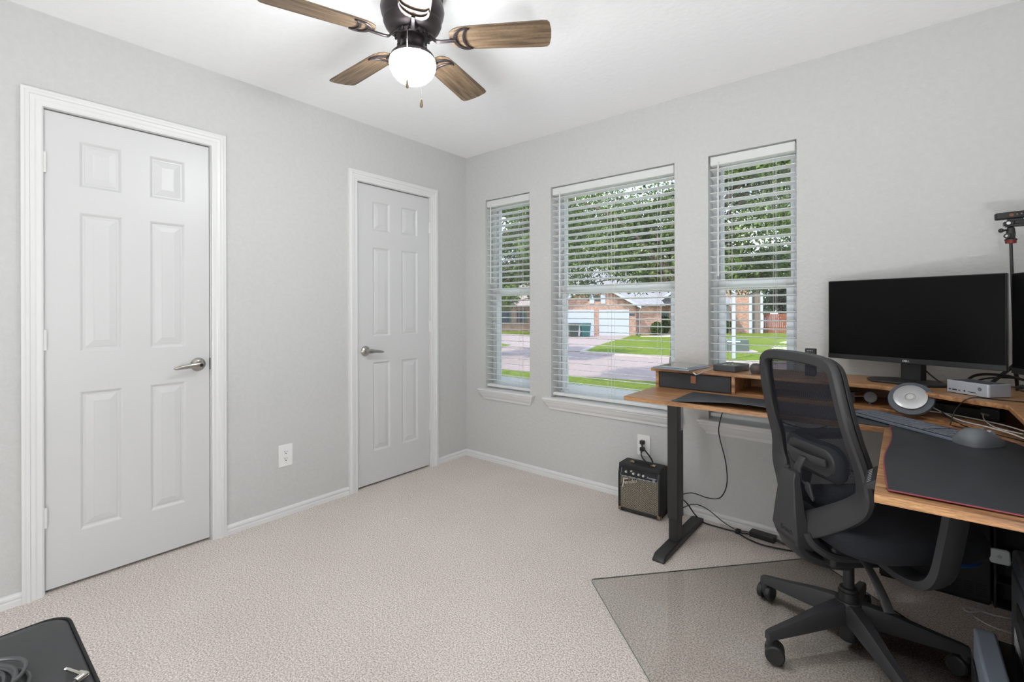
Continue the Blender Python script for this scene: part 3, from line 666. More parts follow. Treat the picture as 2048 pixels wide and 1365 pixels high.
# keyboard
ka = math.atan2(-0.300, 0.306)
kb = thing('keyboard', 'slim dark grey wireless keyboard lying across the two desk mats', 'keyboard', (2.8015, -0.6306, DZ + 0.0062), ka)
MB().prism(rrect(-0.215, -0.066, 0.215, 0.066, 0.006), 0.0, 0.008).build('keyboard_case', M['kbody'], kb, bevel=0.001)
MB().prism(rrect(-0.212, -0.060, 0.212, 0.063, 0.005), 0.0075, 0.0084).build('key_deck', M['kdeck'], kb)
rows = [(0.046, [1] * 15 + [-0.3] + [1] * 6, 0.010), (0.0285, [1] * 13 + [2] + [-0.3] + [1] * 6, 0.0155), (0.010, [1.5] + [1] * 12 + [1.5] + [-0.3] + [1] * 6, 0.0155), (-0.0085, [1.75] + [1] * 11 + [2.25] + [-0.3] + [1] * 6, 0.0155),
        (-0.027, [2.25] + [1] * 10 + [2.75] + [-0.3] + [1] * 6, 0.0155), (-0.0455, [1.25, 1.25, 1.25, 6.25, 1.25, 1.25, 1.25, 1.25] + [-0.3] + [1] * 6, 0.0155)]
kk = MB()
for y, ws, h in rows:
    tot = sum(abs(q) for q in ws); u = 0.418 / tot; x = -0.209
    for q in ws:
        if q > 0: kk.box((x + 0.0019, y - h / 2 + 0.0007, 0.0084), (x + q * u - 0.0019, y + h / 2 - 0.0007, 0.0106))
        x += abs(q) * u
kk.build('keys', M['key'], kb, bevel=0.0006, seg=1)

# mouse
ms = thing('computer_mouse', 'dark grey sculpted wireless mouse on the red-edged desk mat', 'mouse', (2.958, -0.808, DZ + 0.0058), R(-42))
# local: y forward (towards fingers), x right
rings = []
for yy, hw, hh, xo in ((-0.060, 0.006, 0.008, 0), (-0.056, 0.024, 0.026, -0.002), (-0.042, 0.037, 0.041, -0.004), (-0.020, 0.042, 0.049, -0.006), (0.005, 0.040, 0.046, -0.006), (0.030, 0.034, 0.035, -0.003), (0.050, 0.029, 0.024, 0), (0.061, 0.020, 0.014, 0), (0.065, 0.006, 0.008, 0)):
    rg = []
    for i in range(20):
        t = 2 * PI * i / 20; c, s_ = math.cos(t), math.sin(t)
        sx = (abs(c) ** 0.8) * (1 if c > 0 else -1); z = max(0.0, s_) ** 0.8 * hh if s_ > 0 else 0.0
        flare = (1.22 if c < 0 and s_ < 0.45 else 1.0)
        rg.append((xo + hw * sx * (flare if yy < 0.04 else 1), yy, z + (0 if s_ > 0 else 0)))
    rings.append(rg)
bd = MB().loft(rings).build('mouse_body', M['mousem'], ms, smooth=True)
mw = MB(); mw.cyl((-0.006, 0.036, 0.030), (0.004, 0.036, 0.030), 0.0105, seg=24); mw.build('scroll_wheel', M['silver'], ms, smooth=True)
mw = MB(); mw.cyl((-0.040, 0.000, 0.024), (-0.026, 0.000, 0.028), 0.010, seg=20); mw.build('thumb_wheel', M['silver'], ms, smooth=True)
MB().box((-0.006, 0.004, 0.044), (0.003, 0.016, 0.0475)).build('mode_button', M['key'], ms, bevel=0.001)

# ------------------------------------------------------------------ monitors
def monitor(label, left, right, zb, zt, base, logo, base_rz):
    lx = Vector((left[0], left[1], 0)); rx = Vector((right[0], right[1], 0)); c = (lx + rx) / 2; ang = math.atan2(rx.y - lx.y, rx.x - lx.x); W_ = (rx - lx).length
    o = thing('computer_monitor', label, 'monitor', (c.x, c.y, HZ), ang, group='black desktop monitors on the riser')
    h = zt - zb; b = zb - HZ
    hs = MB(); hs.box((-W_ / 2, 0, b), (W_ / 2, 0.022, b + h)); hs.box((-W_ / 2 + 0.08, 0.022, b + 0.05), (W_ / 2 - 0.08, 0.045, b + h - 0.05))
    hs.build('display_housing', M['bezel'], o, bevel=0.003)
    MB().box((-W_ / 2 + 0.0035, -0.0012, b + 0.022), (W_ / 2 - 0.0035, 0.0, b + h - 0.0035)).build('screen', M['screen'], o)
    MB().box((-W_ / 2 + 0.0005, -0.0025, b + 0.001), (W_ / 2 - 0.0005, 0.001, b + 0.0215)).build('chin_bezel', M['bezel'], o, bevel=0.001)
    if logo: text('DELL', 0.0105, M['gold'], 'maker_logo', o, facing((0.0, -0.0028, b + 0.0105), (1, 0, 0), (0, 0, 1)), bold=0.0004)
    st = MB(); st.prism([(-0.035, 0.045), (0.035, 0.045), (0.044, 0.075), (-0.044, 0.075)], 0.008, b + h * 0.6)
    st.build('stand_neck', M['bezel'], o, bevel=0.003)
    bs = MB(); pts = [(-0.095, -0.075), (0.095, -0.075), (0.135, -0.02), (0.135, 0.03), (0.09, 0.085), (0.04, 0.100), (-0.04, 0.100), (-0.09, 0.085), (-0.135, 0.03), (-0.135, -0.02)]
    bs.prism(pts, 0.0005, 0.010); bs.build('stand_base', M['black'], o, bevel=0.002)
    return o
monitor('black wide monitor standing in front of the wall, its screen fully in view', (2.505, -0.097), (3.072, -0.306), 0.962, 1.323, None, True, 0)
monitor('black monitor cut by the right edge of the view', (3.083, -0.318), (3.300, -0.845), 0.958, 1.320, None, True, 0)

# phone / webcam tripod
tp = thing('camera_tripod', 'thin black mini tripod pole with ball head behind the monitors', 'tripod', (3.106, -0.175, HZ))
m1 = MB(); m1.tube([(0.004, 0, 0.06), (-0.008, 0.0, 0.575)], 0.0052, 10)
m1.build('pole', M['bmetal'], tp, smooth=True)
for a_ in (200, 320, 80):
    d = Vector((math.cos(R(a_)), math.sin(R(a_)), 0)); MB().tube([(0.004, 0, 0.10), (0.004 + d.x * 0.09, d.y * 0.09, 0.0065)], [0.007, 0.006], 8).build('leg', M['bmetal'], tp, smooth=True)
MB().lathe([(0.0, 0.562), (0.0155, 0.562), (0.016, 0.566), (0.016, 0.574), (0.0, 0.574)], (-0.008, 0, 0), seg=24).build('red_collar', M['redring'], tp, smooth=True)
bh = MB(); bh.lathe([(0.0, 0.573), (0.018, 0.573), (0.018, 0.577), (0.0125, 0.582), (0.0135, 0.600), (0.012, 0.612), (0.0, 0.612)], (-0.008, 0, 0), seg=24); bh.sphere((-0.008, 0, 0.615), 0.012, 16)
bho = bh.build('ball_head', M['bmetal'], tp, smooth=True)
m1 = MB(); m1.tube([(-0.010, -0.004, 0.612), (-0.034, -0.016, 0.612)], 0.004, 8); m1.sphere((-0.036, -0.017, 0.611), 0.0085, 12); m1.build('lock_knob', M['bmetal'], bho, smooth=True)
MB().lathe([(0.0, 0), (0.010, 0), (0.010, 0.010), (0.0, 0.010)], (-0.016, -0.012, 0.589), (-0.5, -0.8, 0), 16).build('pan_knob', M['bmetal'], bho, smooth=True)
MB().lathe([(0.0, 0), (0.0042, 0), (0.0042, 0.001), (0.0, 0.001)], (-0.0212, -0.0202, 0.589), (-0.5, -0.8, 0), 12).build('knob_screw', M['chrome'], bho, smooth=True)
m1 = MB(); m1.box((-0.022, -0.014, 0.625), (0.030, 0.016, 0.634)); m1.box((-0.028, -0.016, 0.630), (0.0, 0.016, 0.645)); m1.box((0.0, -0.012, 0.634), (0.07, 0.014, 0.650)); m1.box((-0.018, -0.013, 0.645), (0.024, 0.014, 0.655))
m1.build('clamp_plate', M['bezel'], tp, bevel=0.002)
MB().lathe([(0.0, 0), (0.006, 0), (0.006, 0.0015), (0.0, 0.0015)], (-0.016, -0.0163, 0.638), (0, -1, 0), 12).build('clamp_screw', M['chrome'], tp, smooth=True)
wc = thing('webcam', 'flat black webcam bar mounted on top of the thin tripod pole', 'webcam', (3.106, -0.175, HZ + 0.6555), R(-14), rot=(0, R(-3), R(8)))
mb = MB(); mb.prism(rrect(-0.052, -0.016, 0.095, 0.016, 0.012), 0.0, 0.026); mb.build('camera_body', M['black'], wc, bevel=0.004)
MB().lathe([(0.0, 0), (0.007, 0), (0.0065, 0.002), (0.0, 0.0012)], (-0.010, -0.0158, 0.013), (0, -1, 0), 20).build('lens', mat('lens_glass', (120, 84, 62), 0.15), wc, smooth=True)
mb = MB(); mb.lathe([(0.0, 0), (0.0025, 0), (0.0, 0.0006)], (0.006, -0.0159, 0.014), (0, -1, 0), 10); mb.lathe([(0.0, 0), (0.003, 0), (0.0, 0.0006)], (0.018, -0.0159, 0.0145), (0, -1, 0), 10); mb.build('sensor', M['brass'], wc)

# dock / mini computer
mp_ = thing('docking_station', 'silver grey box dock with front ports on the riser corner', 'dock', (2.955, -0.425, HZ), math.atan2(-0.090, 0.097))
mb = MB(); mb.prism(rrect(-0.072, 0.0, 0.072, 0.098, 0.010), 0.002, 0.047); mb.build('dock_case', M['silver'], mp_, bevel=0.0015)
MB().prism(rrect(-0.069, 0.003, 0.069, 0.095, 0.010), 0.0004, 0.002).build('rubber_base', M['black'], mp_)
MB().prism(rrect(-0.062, 0.010, 0.062, 0.088, 0.008), 0.0470, 0.0478).build('top_inlay', mat('dock_top', (70, 72, 76), 0.45), mp_)
mb = MB()
mb.box((-0.060, -0.0006, 0.012), (-0.053, 0.001, 0.016)); mb.box((-0.048, -0.0006, 0.011), (-0.032, 0.001, 0.016)); mb.box((-0.027, -0.0006, 0.012), (-0.020, 0.001, 0.015)); mb.cyl((-0.006, -0.0006, 0.014), (-0.006, 0.001, 0.014), 0.003, seg=12); mb.box((0.005, -0.0006, 0.0115), (0.032, 0.001, 0.014))
mb.build('ports', M['dark'], mp_)
MB().cyl((0.044, -0.0010, 0.028), (0.044, 0.001, 0.028), 0.0068, seg=20).build('power_button', mat('btn_grey', (128, 132, 140), 0.35, 0.5), mp_, smooth=True)

# speakerphone leaning on the riser
sp = thing('speakerphone', 'round conference speaker with brushed metal centre leaning against the riser', 'speaker', (2.795, -0.470, DZ + 0.0215), rot=(R(52), 0, R(-12)))
MB().lathe([(0.0, -0.010), (0.056, -0.010), (0.068, -0.004), (0.071, 0.003), (0.069, 0.010), (0.060, 0.013), (0.0, 0.013)], (0, 0.058, 0), (0, 0, 1), 48).build('outer_ring', mat('speaker_ring', (72, 78, 86), 0.45), sp, smooth=True)
MB().lathe([(0.0, 0.0), (0.0515, 0.0), (0.0515, 0.0195), (0.050, 0.0205), (0.016, 0.0185), (0.015, 0.0175), (0.0, 0.0175)], (0, 0.058, 0), (0, 0, 1), 48).build('metal_disc', M['diskm'], sp, smooth=True)
MB().lathe([(0.0, 0.0), (0.010, 0.0), (0.010, 0.0188), (0.0, 0.0190)], (0, 0.058, 0), (0, 0, 1), 24).build('centre_button', M['gold'], sp, smooth=True)

# items in the cubbies
ob = thing('desk_clock_puck', 'small round grey disc on a black holder inside the riser cubby', 'charger', (2.650, -0.285, DZ + 0.0085), R(5))
mb = MB(); mb.box((-0.060, 0.0, 0.0), (-0.030, 0.03, 0.046)); mb.build('holder', M['black'], ob, bevel=0.002)
mb = MB(); mb.tube([(-0.035, -0.001, 0.030), (0.010, -0.001, 0.034)], 0.0015, 6); mb.build('metal_arm', M['chrome'], ob)
mb = MB(); mb.lathe([(0.0, -0.003), (0.022, -0.003), (0.0235, 0.0), (0.022, 0.008), (0.0, 0.008)], (0.022, 0.0, 0.032), (0.05, -1, 0.1), 32); mb.cyl((0.022, 0.008, 0.0), (0.022, 0.008, 0.02), 0.006); mb.build('disc', mat('puck_grey', (98, 99, 101), 0.5), ob, smooth=True)
ch = thing('usb_charger', 'small dark wall charger cube in the corner cubby with a grey plug', 'charger', (3.03, -0.37, DZ + 0.0085), R(-35))
MB().box((-0.028, -0.02, 0), (0.028, 0.02, 0.045)).build('charger_body', mat('charger_dark', (40, 42, 48), 0.5), ch, bevel=0.003)
MB().cyl((-0.004, -0.020, 0.02), (-0.010, -0.044, 0.026), 0.005, 0.004, 10).build('plug', mat('plug_grey', (140, 138, 134), 0.5), ch, smooth=True)
ch2 = thing('power_strip', 'black power strip at the back of the corner cubby', 'power strip', (2.92, -0.30, DZ + 0.0085), R(-28))
MB().box((-0.10, -0.022, 0), (0.10, 0.022, 0.035)).build('strip_body', M['black'], ch2, bevel=0.003)
MB().box((-0.030, -0.026, 0.008), (-0.008, -0.0222, 0.030)).build('plug', M['black2'], ch2, bevel=0.002)

# things on the riser, left
lt = thing('closed_laptop', 'thin grey closed laptop on the left end of the riser', 'laptop', (1.865, -0.268, HZ), R(-6))
MB().prism(rrect(-0.100, -0.118, 0.100, 0.135, 0.01), 0.0005, 0.0085).build('laptop_body', mat('laptop_grey', (140, 146, 152), 0.35, 0.4), lt, bevel=0.0015)
tb = thing('tablet', 'glass-fronted tablet lying on top of the closed laptop', 'tablet', (1.870, -0.255, HZ + 0.0088), R(-8))
MB().prism(rrect(-0.082, -0.108, 0.082, 0.120, 0.010), 0.0, 0.0065).build('tablet_body', M['silver'], tb, bevel=0.001)
MB().prism(rrect(-0.079, -0.105, 0.079, 0.117, 0.009), 0.0065, 0.0072).build('tablet_screen', M['ipad'], tb)
dr_ = thing('external_drive', 'black rectangular box device on the riser beside the tablet', 'hard drive', (2.100, -0.200, HZ), R(-10))
MB().prism(rrect(-0.058, -0.085, 0.058, 0.085, 0.012), 0.0005, 0.032).build('drive_case', mat('drive_grey', (64, 66, 68), 0.4), dr_, bevel=0.004)
MB().box((-0.012, -0.079, 0.0322), (0.052, 0.079, 0.0328)).build('top_panel', mat('drive_gloss', (96, 97, 100), 0.10), dr_)
es = thing('globe_gadget', 'small dark rounded gadget on the riser behind the chair back', 'gadget', (2.232, -0.270, HZ))
MB().lathe([(0.0, 0.0005), (0.022, 0.0005), (0.028, 0.012), (0.030, 0.026), (0.026, 0.040), (0.016, 0.049), (0.0, 0.052)], seg=28).build('gadget_body', mat('gadget', (78, 70, 68), 0.45), es, smooth=True)
bx = thing('router_box', 'small upright black box just above the office chair back', 'router', (2.445, -0.185, HZ), R(-4))
MB().box((-0.022, -0.012, 0.0005), (0.022, 0.012, 0.128)).build('router_case', M['black'], bx, bevel=0.003)
mb = MB()
for i in range(4): mb.box((-0.012 + i * 0.006, -0.0127, 0.116), (-0.009 + i * 0.006, -0.0121, 0.119))
mb.build('indicator', M['led'], bx)
gl = thing('charging_cable', 'short white tipped cable hanging over the riser edge beside the drive', 'cable', (1.98, -0.32, HZ))
MB().tube([(0.03, 0.12, 0.012), (0.055, 0.07, 0.020), (0.048, 0.03, 0.010), (0.040, 0.0, 0.003), (0.030, -0.022, 0.002), (0.010, -0.032, -0.010), (-0.008, -0.032, -0.018)], 0.002, 6, smooth=5).build('cord', M['silver'], gl, smooth=True)
MB().tube([(-0.008, -0.032, -0.018), (-0.022, -0.0325, -0.008)], 0.0035, 8).build('plug', M['wcable'], gl, smooth=True)

# cable helper
def cable(label, pts, r=0.003, m='cable', cat='cable', k=8, group=None, name='power_cable'):
    o0 = Vector(pts[0]); mb_ = MB().tube([Vector(p) - o0 for p in pts], r, 8, smooth=k)
    o = mb_.build(name, M[m], None, smooth=True); o.location = o0; return tag(o, label, cat, group)
# bundle behind the dock
cable('thick black cable looping up behind the dock', [(2.96, -0.20, HZ + 0.006), (3.00, -0.19, HZ + 0.05), (3.08, -0.22, HZ + 0.058), (3.16, -0.27, HZ + 0.035), (3.20, -0.30, HZ + 0.010)], 0.005)
cable('thin black cable arching behind the thicker loop on the riser', [(2.98, -0.16, HZ + 0.004), (3.03, -0.15, HZ + 0.035), (3.12, -0.18, HZ + 0.045), (3.22, -0.26, HZ + 0.012)], 0.0035)
cable('coiled black cable bundle lying on the riser right of the dock', [(3.12 + 0.028 * math.cos(t), -0.34 + 0.02 * math.sin(t), HZ + 0.008 + 0.010 * (i % 7) / 3 + 0.014 * abs(math.sin(t))) for i, t in enumerate([k * 0.8 for k in range(26)])], 0.004, k=4)
cable('thin black video cable dropping from the wide monitor to the riser', [(2.815, -0.135, 0.985), (2.850, -0.150, 0.935), (2.900, -0.180, HZ + 0.010), (2.95, -0.19, HZ + 0.004)], 0.003)
cable('black cable running right from the dock to the frame edge', [(3.07, -0.33, HZ + 0.030), (3.12, -0.36, HZ + 0.035), (3.17, -0.42, HZ + 0.055), (3.20, -0.50, HZ + 0.08)], 0.0025)
cable('thin black lead lying along the front of the riser corner', [(2.905, -0.545, DZ + 0.006), (2.920, -0.520, DZ + 0.055), (2.955, -0.535, HZ + 0.004), (3.03, -0.505, HZ + 0.003), (3.12, -0.51, HZ + 0.003), (3.20, -0.56, HZ + 0.003)], 0.002)
cable('white charging cable snaking along the front of the corner cubby', [(2.845, -0.345, DZ + 0.045), (2.880, -0.390, DZ + 0.030), (2.935, -0.455, DZ + 0.012), (3.00, -0.535, DZ + 0.012), (3.05, -0.62, DZ + 0.012), (3.09, -0.75, DZ + 0.012)], 0.0024, 'wcable')
cable('second white cable deeper inside the corner cubby', [(2.800, -0.32, DZ + 0.012), (2.88, -0.34, DZ + 0.014), (2.97, -0.40, DZ + 0.014), (3.06, -0.50, DZ + 0.014), (3.12, -0.66, DZ + 0.014)], 0.0024, 'wcable')
cable('short grey cable from the charger cube to the white cable', [(3.000, -0.405, DZ + 0.034), (3.000, -0.45, DZ + 0.020), (3.02, -0.53, DZ + 0.012), (3.07, -0.62, DZ + 0.017)], 0.002, 'wcable')
cable('black cable crossing the riser bottom shelf behind the speaker', [(2.86, -0.33, DZ + 0.060), (2.885, -0.39, DZ + 0.030), (2.915, -0.47, DZ + 0.012), (2.95, -0.53, DZ + 0.004), (2.99, -0.58, DZ + 0.004)], 0.0022)
cable('thin black wire over the bare wood beside the mouse', [(2.91, -0.53, DZ + 0.003), (2.97, -0.585, DZ + 0.003), (3.01, -0.60, DZ + 0.003), (3.06, -0.66, DZ + 0.003), (3.10, -0.72, DZ + 0.003)], 0.0018)
# cables under the desk
cable('black power cable hanging from the desk down past the sill to the leg', [(2.05, -0.12, DZ - DT - 0.002), (2.03, -0.085, 0.66), (2.005, -0.072, 0.57), (2.00, -0.060, 0.50), (2.03, -0.05, 0.36), (2.035, -0.045, 0.24), (2.00, -0.04, 0.155), (1.94, -0.05, 0.14), (1.85, -0.06, 0.15), (1.78, -0.07, 0.12)], 0.0028)
cable('black cable sagging under the desk in front of the sill behind the chair', [(2.17, -0.16, DZ - DT - 0.002), (2.21, -0.15, 0.70), (2.29, -0.14, 0.645), (2.42, -0.14, 0.62), (2.52, -0.16, 0.66), (2.56, -0.2, DZ - DT - 0.002)], 0.0028)
cable('black cable drooping between the chair back and the desk keypad', [(2.60, -0.70, 0.64), (2.64, -0.85, 0.655), (2.69, -1.02, 0.69), (2.715, -1.10, 0.715)], 0.0028)
# floor cables and power brick
pb = thing('power_brick', 'black laptop style power brick on the carpet by the baseboard', 'power adapter', (2.215, -0.060, 0.0), R(-6))
MB().box((-0.060, -0.024, 0.001), (0.060, 0.024, 0.030)).build('brick_case', M['black'], pb, bevel=0.004)
MB().tube([(0.060, 0, 0.015), (0.085, -0.004, 0.012), (0.12, -0.012, 0.007)], [0.007, 0.005, 0.0035], 8, smooth=3).build('strain_relief', M['black'], pb, smooth=True)
cable('black cable from the amplifier area along the carpet to the power brick', [(1.78, -0.085, 0.12), (1.83, -0.09, 0.10), (1.875, -0.085, 0.045), (1.92, -0.080, 0.010), (2.02, -0.080, 0.006), (2.10, -0.075, 0.006), (2.16, -0.075, 0.012)], 0.0038)
cable('thin black cable arching over the carpet to the power brick', [(1.80, -0.075, 0.055), (1.86, -0.05, 0.085), (1.93, -0.045, 0.075), (2.02, -0.055, 0.030), (2.09, -0.060, 0.010), (2.155, -0.055, 0.014)], 0.0026)
cable('black cable curving in front of the power brick under the chair', [(2.10, -0.085, 0.006), (2.16, -0.125, 0.006), (2.24, -0.145, 0.006), (2.36, -0.12, 0.006), (2.45, -0.08, 0.006)], 0.004)
vt = thing('cable_tie', 'black hook and loop strap tying the floor cables together', 'cable tie', (2.098, -0.070, 0.0))
MB().box((-0.012, -0.022, 0.001), (0.012, 0.016, 0.018)).build('strap', M['black2'], vt, bevel=0.004)

# ------------------------------------------------------------------ guitar amplifier
amp = thing('guitar_amplifier', 'small black practice guitar amplifier with silver grille on the carpet', 'amplifier', (1.5965, -0.206, 0), R(1.5))
AW, AH, AD = 0.128, 0.282, 0.135
mb = MB(); mb.prism([(0, 0.008), (0, AH - 0.058), (0.018, AH), (AD - 0.01, AH), (AD, AH - 0.012), (AD, 0.008)], -AW, -AW + 0.014, 'x'); mb.prism([(0, 0.008), (0, AH - 0.058), (0.018, AH), (AD - 0.01, AH), (AD, AH - 0.012), (AD, 0.008)], AW - 0.014, AW, 'x')
mb.box((-AW, 0.0, 0.008), (AW, AD, 0.024)); mb.box((-AW, 0.012, AH - 0.014), (AW, AD - 0.004, AH)); mb.box((-AW + 0.01, AD - 0.012, 0.02), (AW - 0.01, AD - 0.002, AH - 0.01))
mb.build('cabinet', M['tolex'], amp, bevel=0.004)
MB().box((-AW + 0.014, 0.006, 0.024), (AW - 0.014, 0.018, 0.212)).build('speaker_grille', M['grille'], amp)
n_ = Vector((0, -0.058 + 0.0, 0.018)).normalized()
pan = MB(); pan.add([(-AW + 0.014, 0.004, 0.212), (AW - 0.014, 0.004, 0.212), (AW - 0.014, 0.019, 0.262), (-AW + 0.014, 0.019, 0.262), (-AW + 0.014, 0.05, 0.212), (AW - 0.014, 0.05, 0.212), (AW - 0.014, 0.05, 0.262), (-AW + 0.014, 0.05, 0.262)],
                     [(0, 1, 2, 3), (4, 5, 6, 7), (0, 1, 5, 4), (3, 2, 6, 7), (0, 3, 7, 4), (1, 2, 6, 5)])
cp = pan.build('control_panel', mat('amp_panel', (16, 16, 20), 0.3), amp)
MB().box((-AW + 0.003, 0.006, 0.262), (AW - 0.003, 0.05, AH - 0.004)).build('top_rail', M['tolex'], amp, bevel=0.003)
mb = MB(); mb.tube([(-AW + 0.016, 0.017, 0.256), (-AW + 0.016, 0.003, 0.214), (-AW + 0.022, 0.0025, 0.2125), (AW - 0.022, 0.0025, 0.2125), (AW - 0.016, 0.003, 0.214), (AW - 0.016, 0.017, 0.256)], 0.0016, 6)
for i in range(7): mb.box((-0.085 + i * 0.028, 0.0008, 0.210), (-0.075 + i * 0.028, 0.003, 0.2155))
mb.build('panel_trim', mat('panel_silver', (170, 176, 190), 0.35, 0.5), cp)
for x, z, r in ((-0.078, 0.236, 0.0065), (-0.046, 0.244, 0.005), (-0.032, 0.233, 0.0065), (0.0, 0.233, 0.0065), (0.028, 0.232, 0.0065)):
    MB().lathe([(0.0, 0), (r * 1.3, 0), (r * 1.2, 0.004), (r, 0.006), (r * 0.95, 0.012), (0.0, 0.012)], (x, 0.0035 + (z - 0.212) * 0.3, z), (0, -0.058, 0.018), 16).build('knob', mat('knob_silver', (205, 202, 195), 0.3, 0.6), cp, smooth=True)
text('Frontman', 0.014, M['led'], 'model_name', cp, facing((0.075, 0.0045, 0.2290), (1, 0, 0), (0, 0.29, 0.957)), shear=0.35)
text('10G', 0.010, M['led'], 'model_name', cp, facing((0.088, 0.0020, 0.2195), (1, 0, 0), (0, 0.29, 0.957)), shear=0.2)
lsm = mat('logo_silver', (222, 216, 204), 0.35, 0.4)
lg = text('F', 0.078, lsm, 'maker_logo', amp, facing((-0.094, 0.0032, 0.170), (0.985, 0, 0.17), (-0.10, 0, 0.995)), shear=0.30, extrude=0.0016, bold=-0.0008)
text('ender', 0.036, lsm, 'maker_logo', amp, facing((-0.050, 0.0032, 0.187), (0.94, 0, 0.34), (-0.34, 0, 0.94)), shear=0.45, extrude=0.0016, bold=-0.0004)
MB().prism([(-0.114, 0.150), (-0.104, 0.150), (-0.098, 0.176), (-0.020, 0.192), (-0.004, 0.205), (-0.020, 0.207), (-0.060, 0.194), (-0.100, 0.182)], 0.0042, 0.0058, 'y').build('logo_backing', M['black'], amp)
hn = MB(); hn.band([(-0.062, 0.062, AH + 0.004), (-0.045, 0.062, AH + 0.013), (0.0, 0.062, AH + 0.016), (0.045, 0.062, AH + 0.013), (0.062, 0.062, AH + 0.004)], (0, 0, 1), 0.022, 0.007)
ho = hn.build('handle', M['black2'], amp, smooth=True)
for x in (-0.074, 0.050): MB().box((x, 0.048, AH + 0.0004), (x + 0.030, 0.076, AH + 0.009)).build('handle_cap', M['brass'], ho, bevel=0.003)
for x, z, y in ((-AW - 0.001, 0.006, -0.0015), (AW - 0.021, 0.006, -0.0015), (AW - 0.021, 0.006, AD - 0.022), (-AW - 0.001, 0.006, AD - 0.022), (-AW - 0.001, AH - 0.0225, AD - 0.024), (AW - 0.021, AH - 0.0225, AD - 0.024)):
    MB().box((x, y, z), (x + 0.022, y + 0.024, z + 0.0235)).build('corner_guard', M['brass'], amp, bevel=0.006)
mb = MB()
for x in (-AW + 0.02, AW - 0.02):
    for y in (0.02, AD - 0.02): mb.cyl((x, y, 0.0003), (x, y, 0.009), 0.009, seg=14)
mb.build('rubber_feet', M['black2'], amp)
def plug(label, x, z, tilt, m='black'):
    o = thing('power_plug', label, 'plug', (x, -0.0076, z), 0, 'black plugs in the far wall outlet')
    MB().box((-0.013, -0.026, -0.011), (0.013, -0.0004, 0.012)).build('plug_body', M['black'], o, bevel=0.004)
    MB().cyl((0, -0.022, -0.006), (0.006 * tilt, -0.036, -0.022), 0.007, 0.004, 12).build('strain_relief', M['black'], o, smooth=True)
plug('upper black plug in the outlet above the amplifier', 1.537, 0.374, 2); plug('lower black plug in the outlet above the amplifier', 1.537, 0.332, 0.5)
cable('black cord from the upper wall plug dropping behind the amplifier', [(1.549, -0.045, 0.350), (1.585, -0.058, 0.325), (1.615, -0.055, 0.285), (1.625, -0.050, 0.23), (1.65, -0.04, 0.12), (1.74, -0.045, 0.06)], 0.0042)
cable('black cord from the lower wall plug dropping behind the amplifier', [(1.540, -0.045, 0.308), (1.555, -0.052, 0.285), (1.585, -0.052, 0.255), (1.60, -0.048, 0.18), (1.62, -0.04, 0.10)], 0.0042)
cable('looped black cord between the amplifier and the desk leg', [(1.735, -0.055, 0.175), (1.765, -0.06, 0.165), (1.79, -0.06, 0.14), (1.775, -0.06, 0.11), (1.745, -0.055, 0.09), (1.775, -0.06, 0.075), (1.80, -0.065, 0.05), (1.755, -0.06, 0.03)], 0.0042)
ad = thing('power_adapter', 'small tan grey adapter on the carpet behind the amplifier', 'power adapter', (1.775, -0.065, 0))
MB().box((-0.018, -0.016, 0.001), (0.018, 0.016, 0.028)).build('adapter_case', mat('adapter_tan', (140, 128, 116), 0.5), ad, bevel=0.003)

# ------------------------------------------------------------------ clear chair mat
cm_ = thing('chair_mat', 'clear glass chair mat lying on the carpet under the office chair', 'chair mat', (2.4, -0.95, 0))
A = Vector((1.715, -0.959)); B = Vector((2.445, -0.128)); u = (B - A).normalized(); nrm = Vector((u.y, -u.x))
C4 = A + nrm * 0.92; Lw = (B - A).length
P4 = [A, B, B + nrm * 0.92, C4]
def rpoly(P, r, k=5):
    o = []
    for i, p in enumerate(P):
        a = (P[i - 1] - p).normalized(); b = (P[(i + 1) % len(P)] - p).normalized()
        for j in range(k + 1):
            t = j / k; q = (p + a * r) * (1 - t) ** 2 + p * 2 * t * (1 - t) + (p + b * r) * t * t; o.append((q.x, q.y))
    return o
pl = [(x - 2.4, y + 0.95) for x, y in rpoly(P4, 0.02)]
m_ = MB(); m_.add([(x, y, 0.0075) for x, y in pl], [tuple(range(len(pl)))]); gs_ = m_.build('glass_sheet', M['mat'], cm_)
if gs_.data.polygons[0].normal.z < 0: gs_.data.flip_normals()
m_ = MB(); n = len(pl); m_.add([(x, y, 0.002) for x, y in pl] + [(x, y, 0.0075) for x, y in pl], [(i, (i + 1) % n, n + (i + 1) % n, n + i) for i in range(n)]); m_.build('polished_edge', M['matedge'], cm_)

# ------------------------------------------------------------------ office chair
MZ = 0.0078
ch = thing('office_chair', 'black ergonomic office chair with mesh back seen from behind', 'office chair', (2.630, -0.760, MZ), R(42 - 90))
# local: x right, y forward, z up
def yb(z):
    zs = [0.36, 0.42, 0.50, 0.56, 0.62, 0.70, 0.78, 0.88, 0.96, 1.05]; ys = [-0.150, -0.135, -0.122, -0.114, -0.112, -0.124, -0.148, -0.172, -0.186, -0.196]
    return float(np.interp(z, zs, ys))
hp = [(0.0, 1.022), (0.11, 1.018), (0.160, 1.008), (0.183, 0.985), (0.191, 0.93), (0.196, 0.86), (0.202, 0.78), (0.208, 0.70), (0.213, 0.635), (0.206, 0.590), (0.168, 0.545), (0.10, 0.490), (0.045, 0.452), (0.0, 0.430)]
path = [Vector((x, yb(z) - (0.075 * (1 - x / 0.21) ** 1.3 if z < 0.6 else 0.010 * (1 - x / 0.22)), z)) for x, z in hp]
path = path + [Vector((-p.x, p.y, p.z)) for p in path[-2:0:-1]]
pc = catmull(path, 5, True)
wd = [float(np.interp(p.z, [0.42, 0.50, 0.58, 0.66, 0.80, 1.03], [0.085, 0.085, 0.078, 0.055, 0.042, 0.036])) for p in pc]
